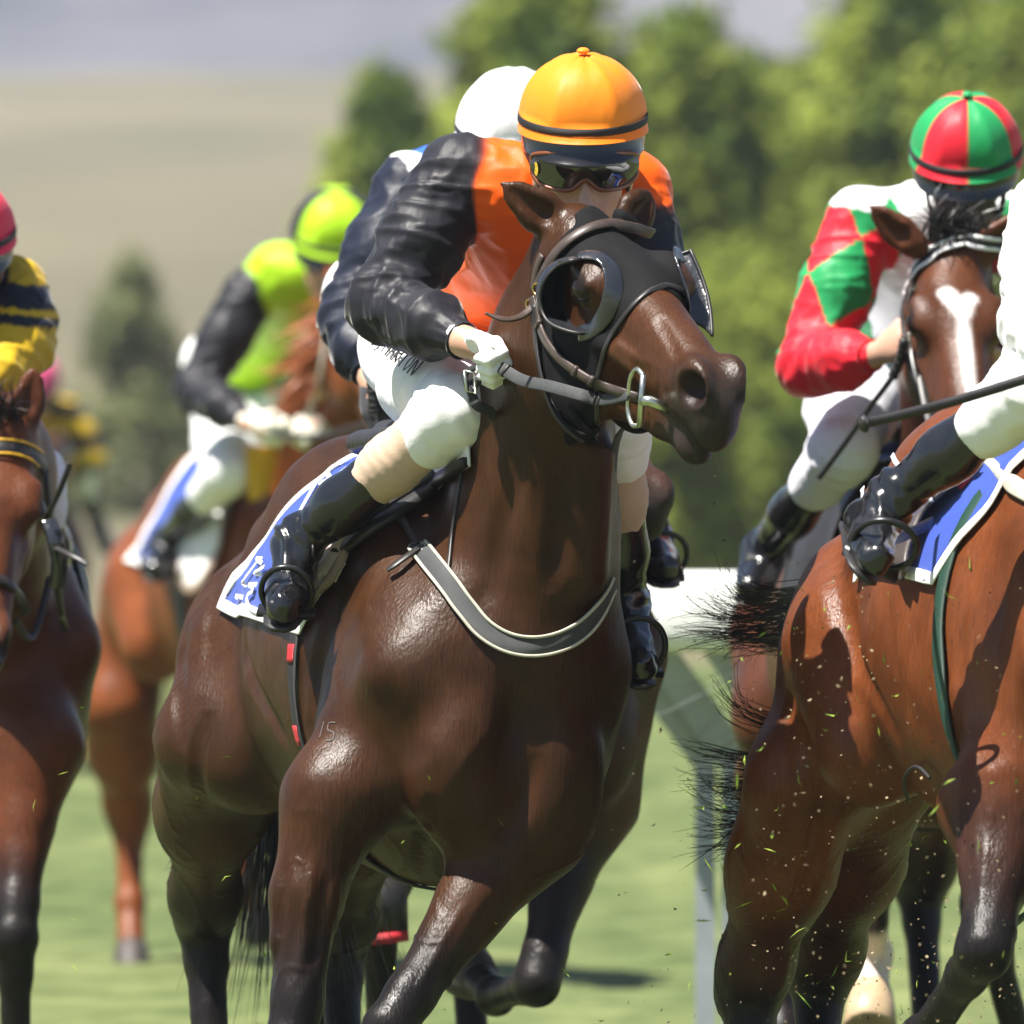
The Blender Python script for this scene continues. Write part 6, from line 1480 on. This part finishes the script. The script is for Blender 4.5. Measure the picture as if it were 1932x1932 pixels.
# ---- F
brF = bridle(treeF, hdF, 'black bridle with yellow piping on the bay at the left edge', [
    ('browband', [(-60, 852), (0, 845), (42, 850), (68, 864), (80, 888)], .030, M['leather'], .006), ('cheekpiece', [(80, 890), (86, 950), (96, 1010), (104, 1060)], .020, M['leather'], .008),
    ('noseband', [(-40, 1085), (0, 1096), (32, 1122), (46, 1155)], .022, M['leather'], .006)])
yp = mat('yellow_piping', (.6, .33, .02), .5)
p_, n_ = lay(treeF, [(-60, 840), (0, 833), (44, 838), (72, 854)], .009, 6, Y=2.4); g = Geo(); g.ribbon(p_, n_, .006, .004); g.obj('piping', yp, brF)
p_, n_ = lay(treeF, [(-60, 868), (0, 860), (40, 866), (64, 880)], .009, 6, Y=2.4); g = Geo(); g.ribbon(p_, n_, .005, .004); g.obj('piping', yp, brF)
free([at(92, 968, 2.35), at(110, 930, 2.33), at(122, 900, 2.32), at(131, 874, 2.32)], .012, M['leather'], 'strap_end', brF, (.5, -1, 0)); free([at(104, 1034, 2.35), at(130, 1046, 2.3), at(150, 1056, 2.28), at(166, 1066, 2.27)], .013, M['leather'], 'strap_end', brF, (.2, -1, .5))
g = Geo(); g.ribbon(spline([at(90, 985, 2.38), at(104, 1020, 2.36), at(110, 1060, 2.37), at(106, 1105, 2.4)], 6), [V(.5, -1, 0)] * 19, .036, .012); g.obj('winker', M['vinyl'], brF)
hands_rein('rein', brF, at(108, 1100, 2.42), at(125, 1190, 3.0), .016); hands_rein('rein', brF, hdF(.42, -.06, -.12), at(95, 1090, 2.6), .016, None, .08)
clF = cloth2(treeF, HFf, 'blue saddle cloth under the yellow and navy rider', lambda v: -.6, lambda v: .02, (1.1, 1.2)); saddle(bvh(bodyF, clF), HFf, 'dark racing saddle under the yellow and navy rider', flap=M['leather'], edge=M['leather'])
girth(treeF, HFf, -.08, .06, M['blackweb'], 'black girth round the bay at the left edge')
# ---- G: the last horse, far behind
HG = Frame(-2.46, 34.5, 8, -.10)
Gg = root('horse', (0, 0, 0), 'brown racehorse far behind, glimpsed past the left-edge bay', 'horse', 'racehorses')
S = Sdf(.05); trunk(S, HG); hoofsG = []
hdG = Head(HG(.8, 0, 1.75), HG.h * .75 + V(0, 0, -.66), HG.r, 1.0); neck(S, [(HG(.2, 0, 1.3), .26, .19), (HG(.46, 0, 1.5), .2, .13), (HG(.66, 0, 1.62), .16, .105), (HG(.8, 0, 1.71), .115, .085)], HG, hdG, None)
hdG.sculpt(S, fine=False); hdG.ear(S, 1, hdG(-.1, .1, .02)); hdG.ear(S, -1, hdG(-.1, -.1, .02))
for q, sgn in ((1, 1), (-1, .6)):
    foreleg(S, [HG(.15, q * .15, .88), HG(.35 * sgn, q * .14, .52), HG(.3 * sgn, q * .13, .24), HG(.33 * sgn, q * .13, .15), HG(.36 * sgn, q * .13, .07)], hoofs=hoofsG)
    hindleg(S, [HG(-.62, q * .2, 1.0), HG(-1.05, q * .17, .6), HG(-.92, q * .16, .26), HG(-.86, q * .16, .17), HG(-.82, q * .16, .08)], hoofs=hoofsG)
S.build('body', M['coat'], Gg, h=.02, base=(.08, .03, .015)); add_hoofs(Gg, hoofsG); hdG.eyes(Gg)
rt = scatter(HG(-1.1, 0, 1.4), HG(-1.13, 0, 1.3), 90, .02); strands('tail', M['hair'], Gg, rt, np.tile(V(-.1, .6, -.8), (90, 1)), .7, n=6, w=.006, curl=.2)
K = lambda s_, r_, z_: HG(s_, r_, z_)
JG = dict(head=K(.42, 0, 2.03), face=(.1, -.9, -.4), top=(0, -.35, .93), neck=K(.3, 0, 1.96), chest=K(.16, 0, 1.9), pelvis=K(-.35, 0, 1.85), shR=K(.27, .18, 1.92), elR=K(.3, .30, 1.7), wrR=K(.48, .14, 1.62), handR=K(.56, .08, 1.62),
          shL=K(.27, -.18, 1.92), elL=K(.3, -.30, 1.7), wrL=K(.48, -.14, 1.62), handL=K(.56, -.08, 1.62), hipR=K(-.28, .13, 1.8), kneeR=K(.22, .24, 1.62), ankleR=K(-.08, .36, 1.36), heelR=K(-.12, .37, 1.31), toeR=K(.1, .4, 1.24),
          hipL=K(-.28, -.13, 1.8), kneeL=K(.22, -.24, 1.62), ankleL=K(-.08, -.36, 1.36), heelL=K(-.12, -.37, 1.31), toeL=K(.1, -.4, 1.24))
def silkG(v, col): out = np.tile(np.array(YEL), (len(v), 1)); out[np.abs((v[:, 2] / .16 + 50) % 1 - .5) < .25] = BLACK; return out
rider('jockey in a pink cap far behind, glimpsed past the left-edge bay', JG, (YEL, YEL), h=.016, hb=.02, capfn=lambda a, h: (.80, .10, .26), bodyfn=silkG, stocking=None, seed=20)
# ---- turf thrown up by the hoofs
def clippings(name, n, sx, sy, Yr, L, w, m, seed):
    rs = np.random.RandomState(seed); g = Geo()
    for i in range(n):
        px = sx[0] + (sx[1] - sx[0]) * rs.rand(); py = sy[0] + (sy[1] - sy[0]) * rs.rand() ** .75; c = at(px, py, Yr[0] + (Yr[1] - Yr[0]) * rs.rand()); 
        if c[2] < .02: continue
        d = unit(rs.normal(size=3)); l = L[0] + (L[1] - L[0]) * rs.rand() ** 2; s = unit(np.cross(d, rs.normal(size=3))); b = np.cross(d, s) * l * .3 * rs.normal()
        ww = w * (.5 + rs.rand()); p = [c - d * l / 2, c + b * .5, c + d * l / 2]; up = np.cross(d, s) * ww * .25
        g.add([p[0], p[1] - s * ww / 2, p[1] + s * ww / 2, p[2], p[1] + up], [(0, 1, 4), (0, 4, 2), (4, 1, 3), (2, 4, 3), (0, 2, 1), (1, 2, 3)])
    o = g.obj(name, m, None, False); o['kind'] = 'stuff'; o['label'] = {4: 'green grass clippings flying around the bright bay hoofs', 8: 'few green grass clippings flying in front of the dark bay legs', 5: 'tan specks of turf flying in front of the bright bay legs', 6: 'dark specks of soil flying between the two front horses'}[seed]; o['category'] = 'flying turf'; return o
cg = noisy('cut_grass', (.10, .20, .02), (.30, .36, .06), 30, .6); cd = noisy('dry_clods', (.16, .12, .07), (.38, .30, .18), 40, .9); ck_ = noisy('dark_soil', (.03, .022, .015), (.08, .06, .04), 40, .9)
clippings('grass_clippings', 110, (1290, 1932), (1000, 1940), (-1.9, .2), (.01, .048), .0035, cg, 4)
clippings('grass_clippings', 26, (60, 1290), (1280, 1940), (-.8, .6), (.01, .035), .003, cg, 8)
clippings('dirt_specks', 420, (1420, 1932), (1080, 1940), (-1.9, -.2), (.003, .012), .004, cd, 5)
clippings('dirt_specks', 170, (1150, 1932), (850, 1940), (-1.6, .4), (.004, .014), .004, ck_, 6)
# ---- the air
hz = Geo(); hz.box((0, 570, 33), (800, 0, 0), (0, 640, 0), (0, 0, 36))
hm = bpy.data.materials.new('air'); hm.use_nodes = True; nt = hm.node_tree; nt.nodes.remove(nt.nodes['Principled BSDF']); vp = nt.nodes.new('ShaderNodeVolumePrincipled')
vp.inputs['Density'].default_value = .00030; vp.inputs['Color'].default_value = (.80, .86, 1.0, 1); nt.links.new(vp.outputs[0], nt.nodes['Material Output'].inputs['Volume'])
ho = hz.obj('haze', hm, None, False); ho['kind'] = 'stuff'
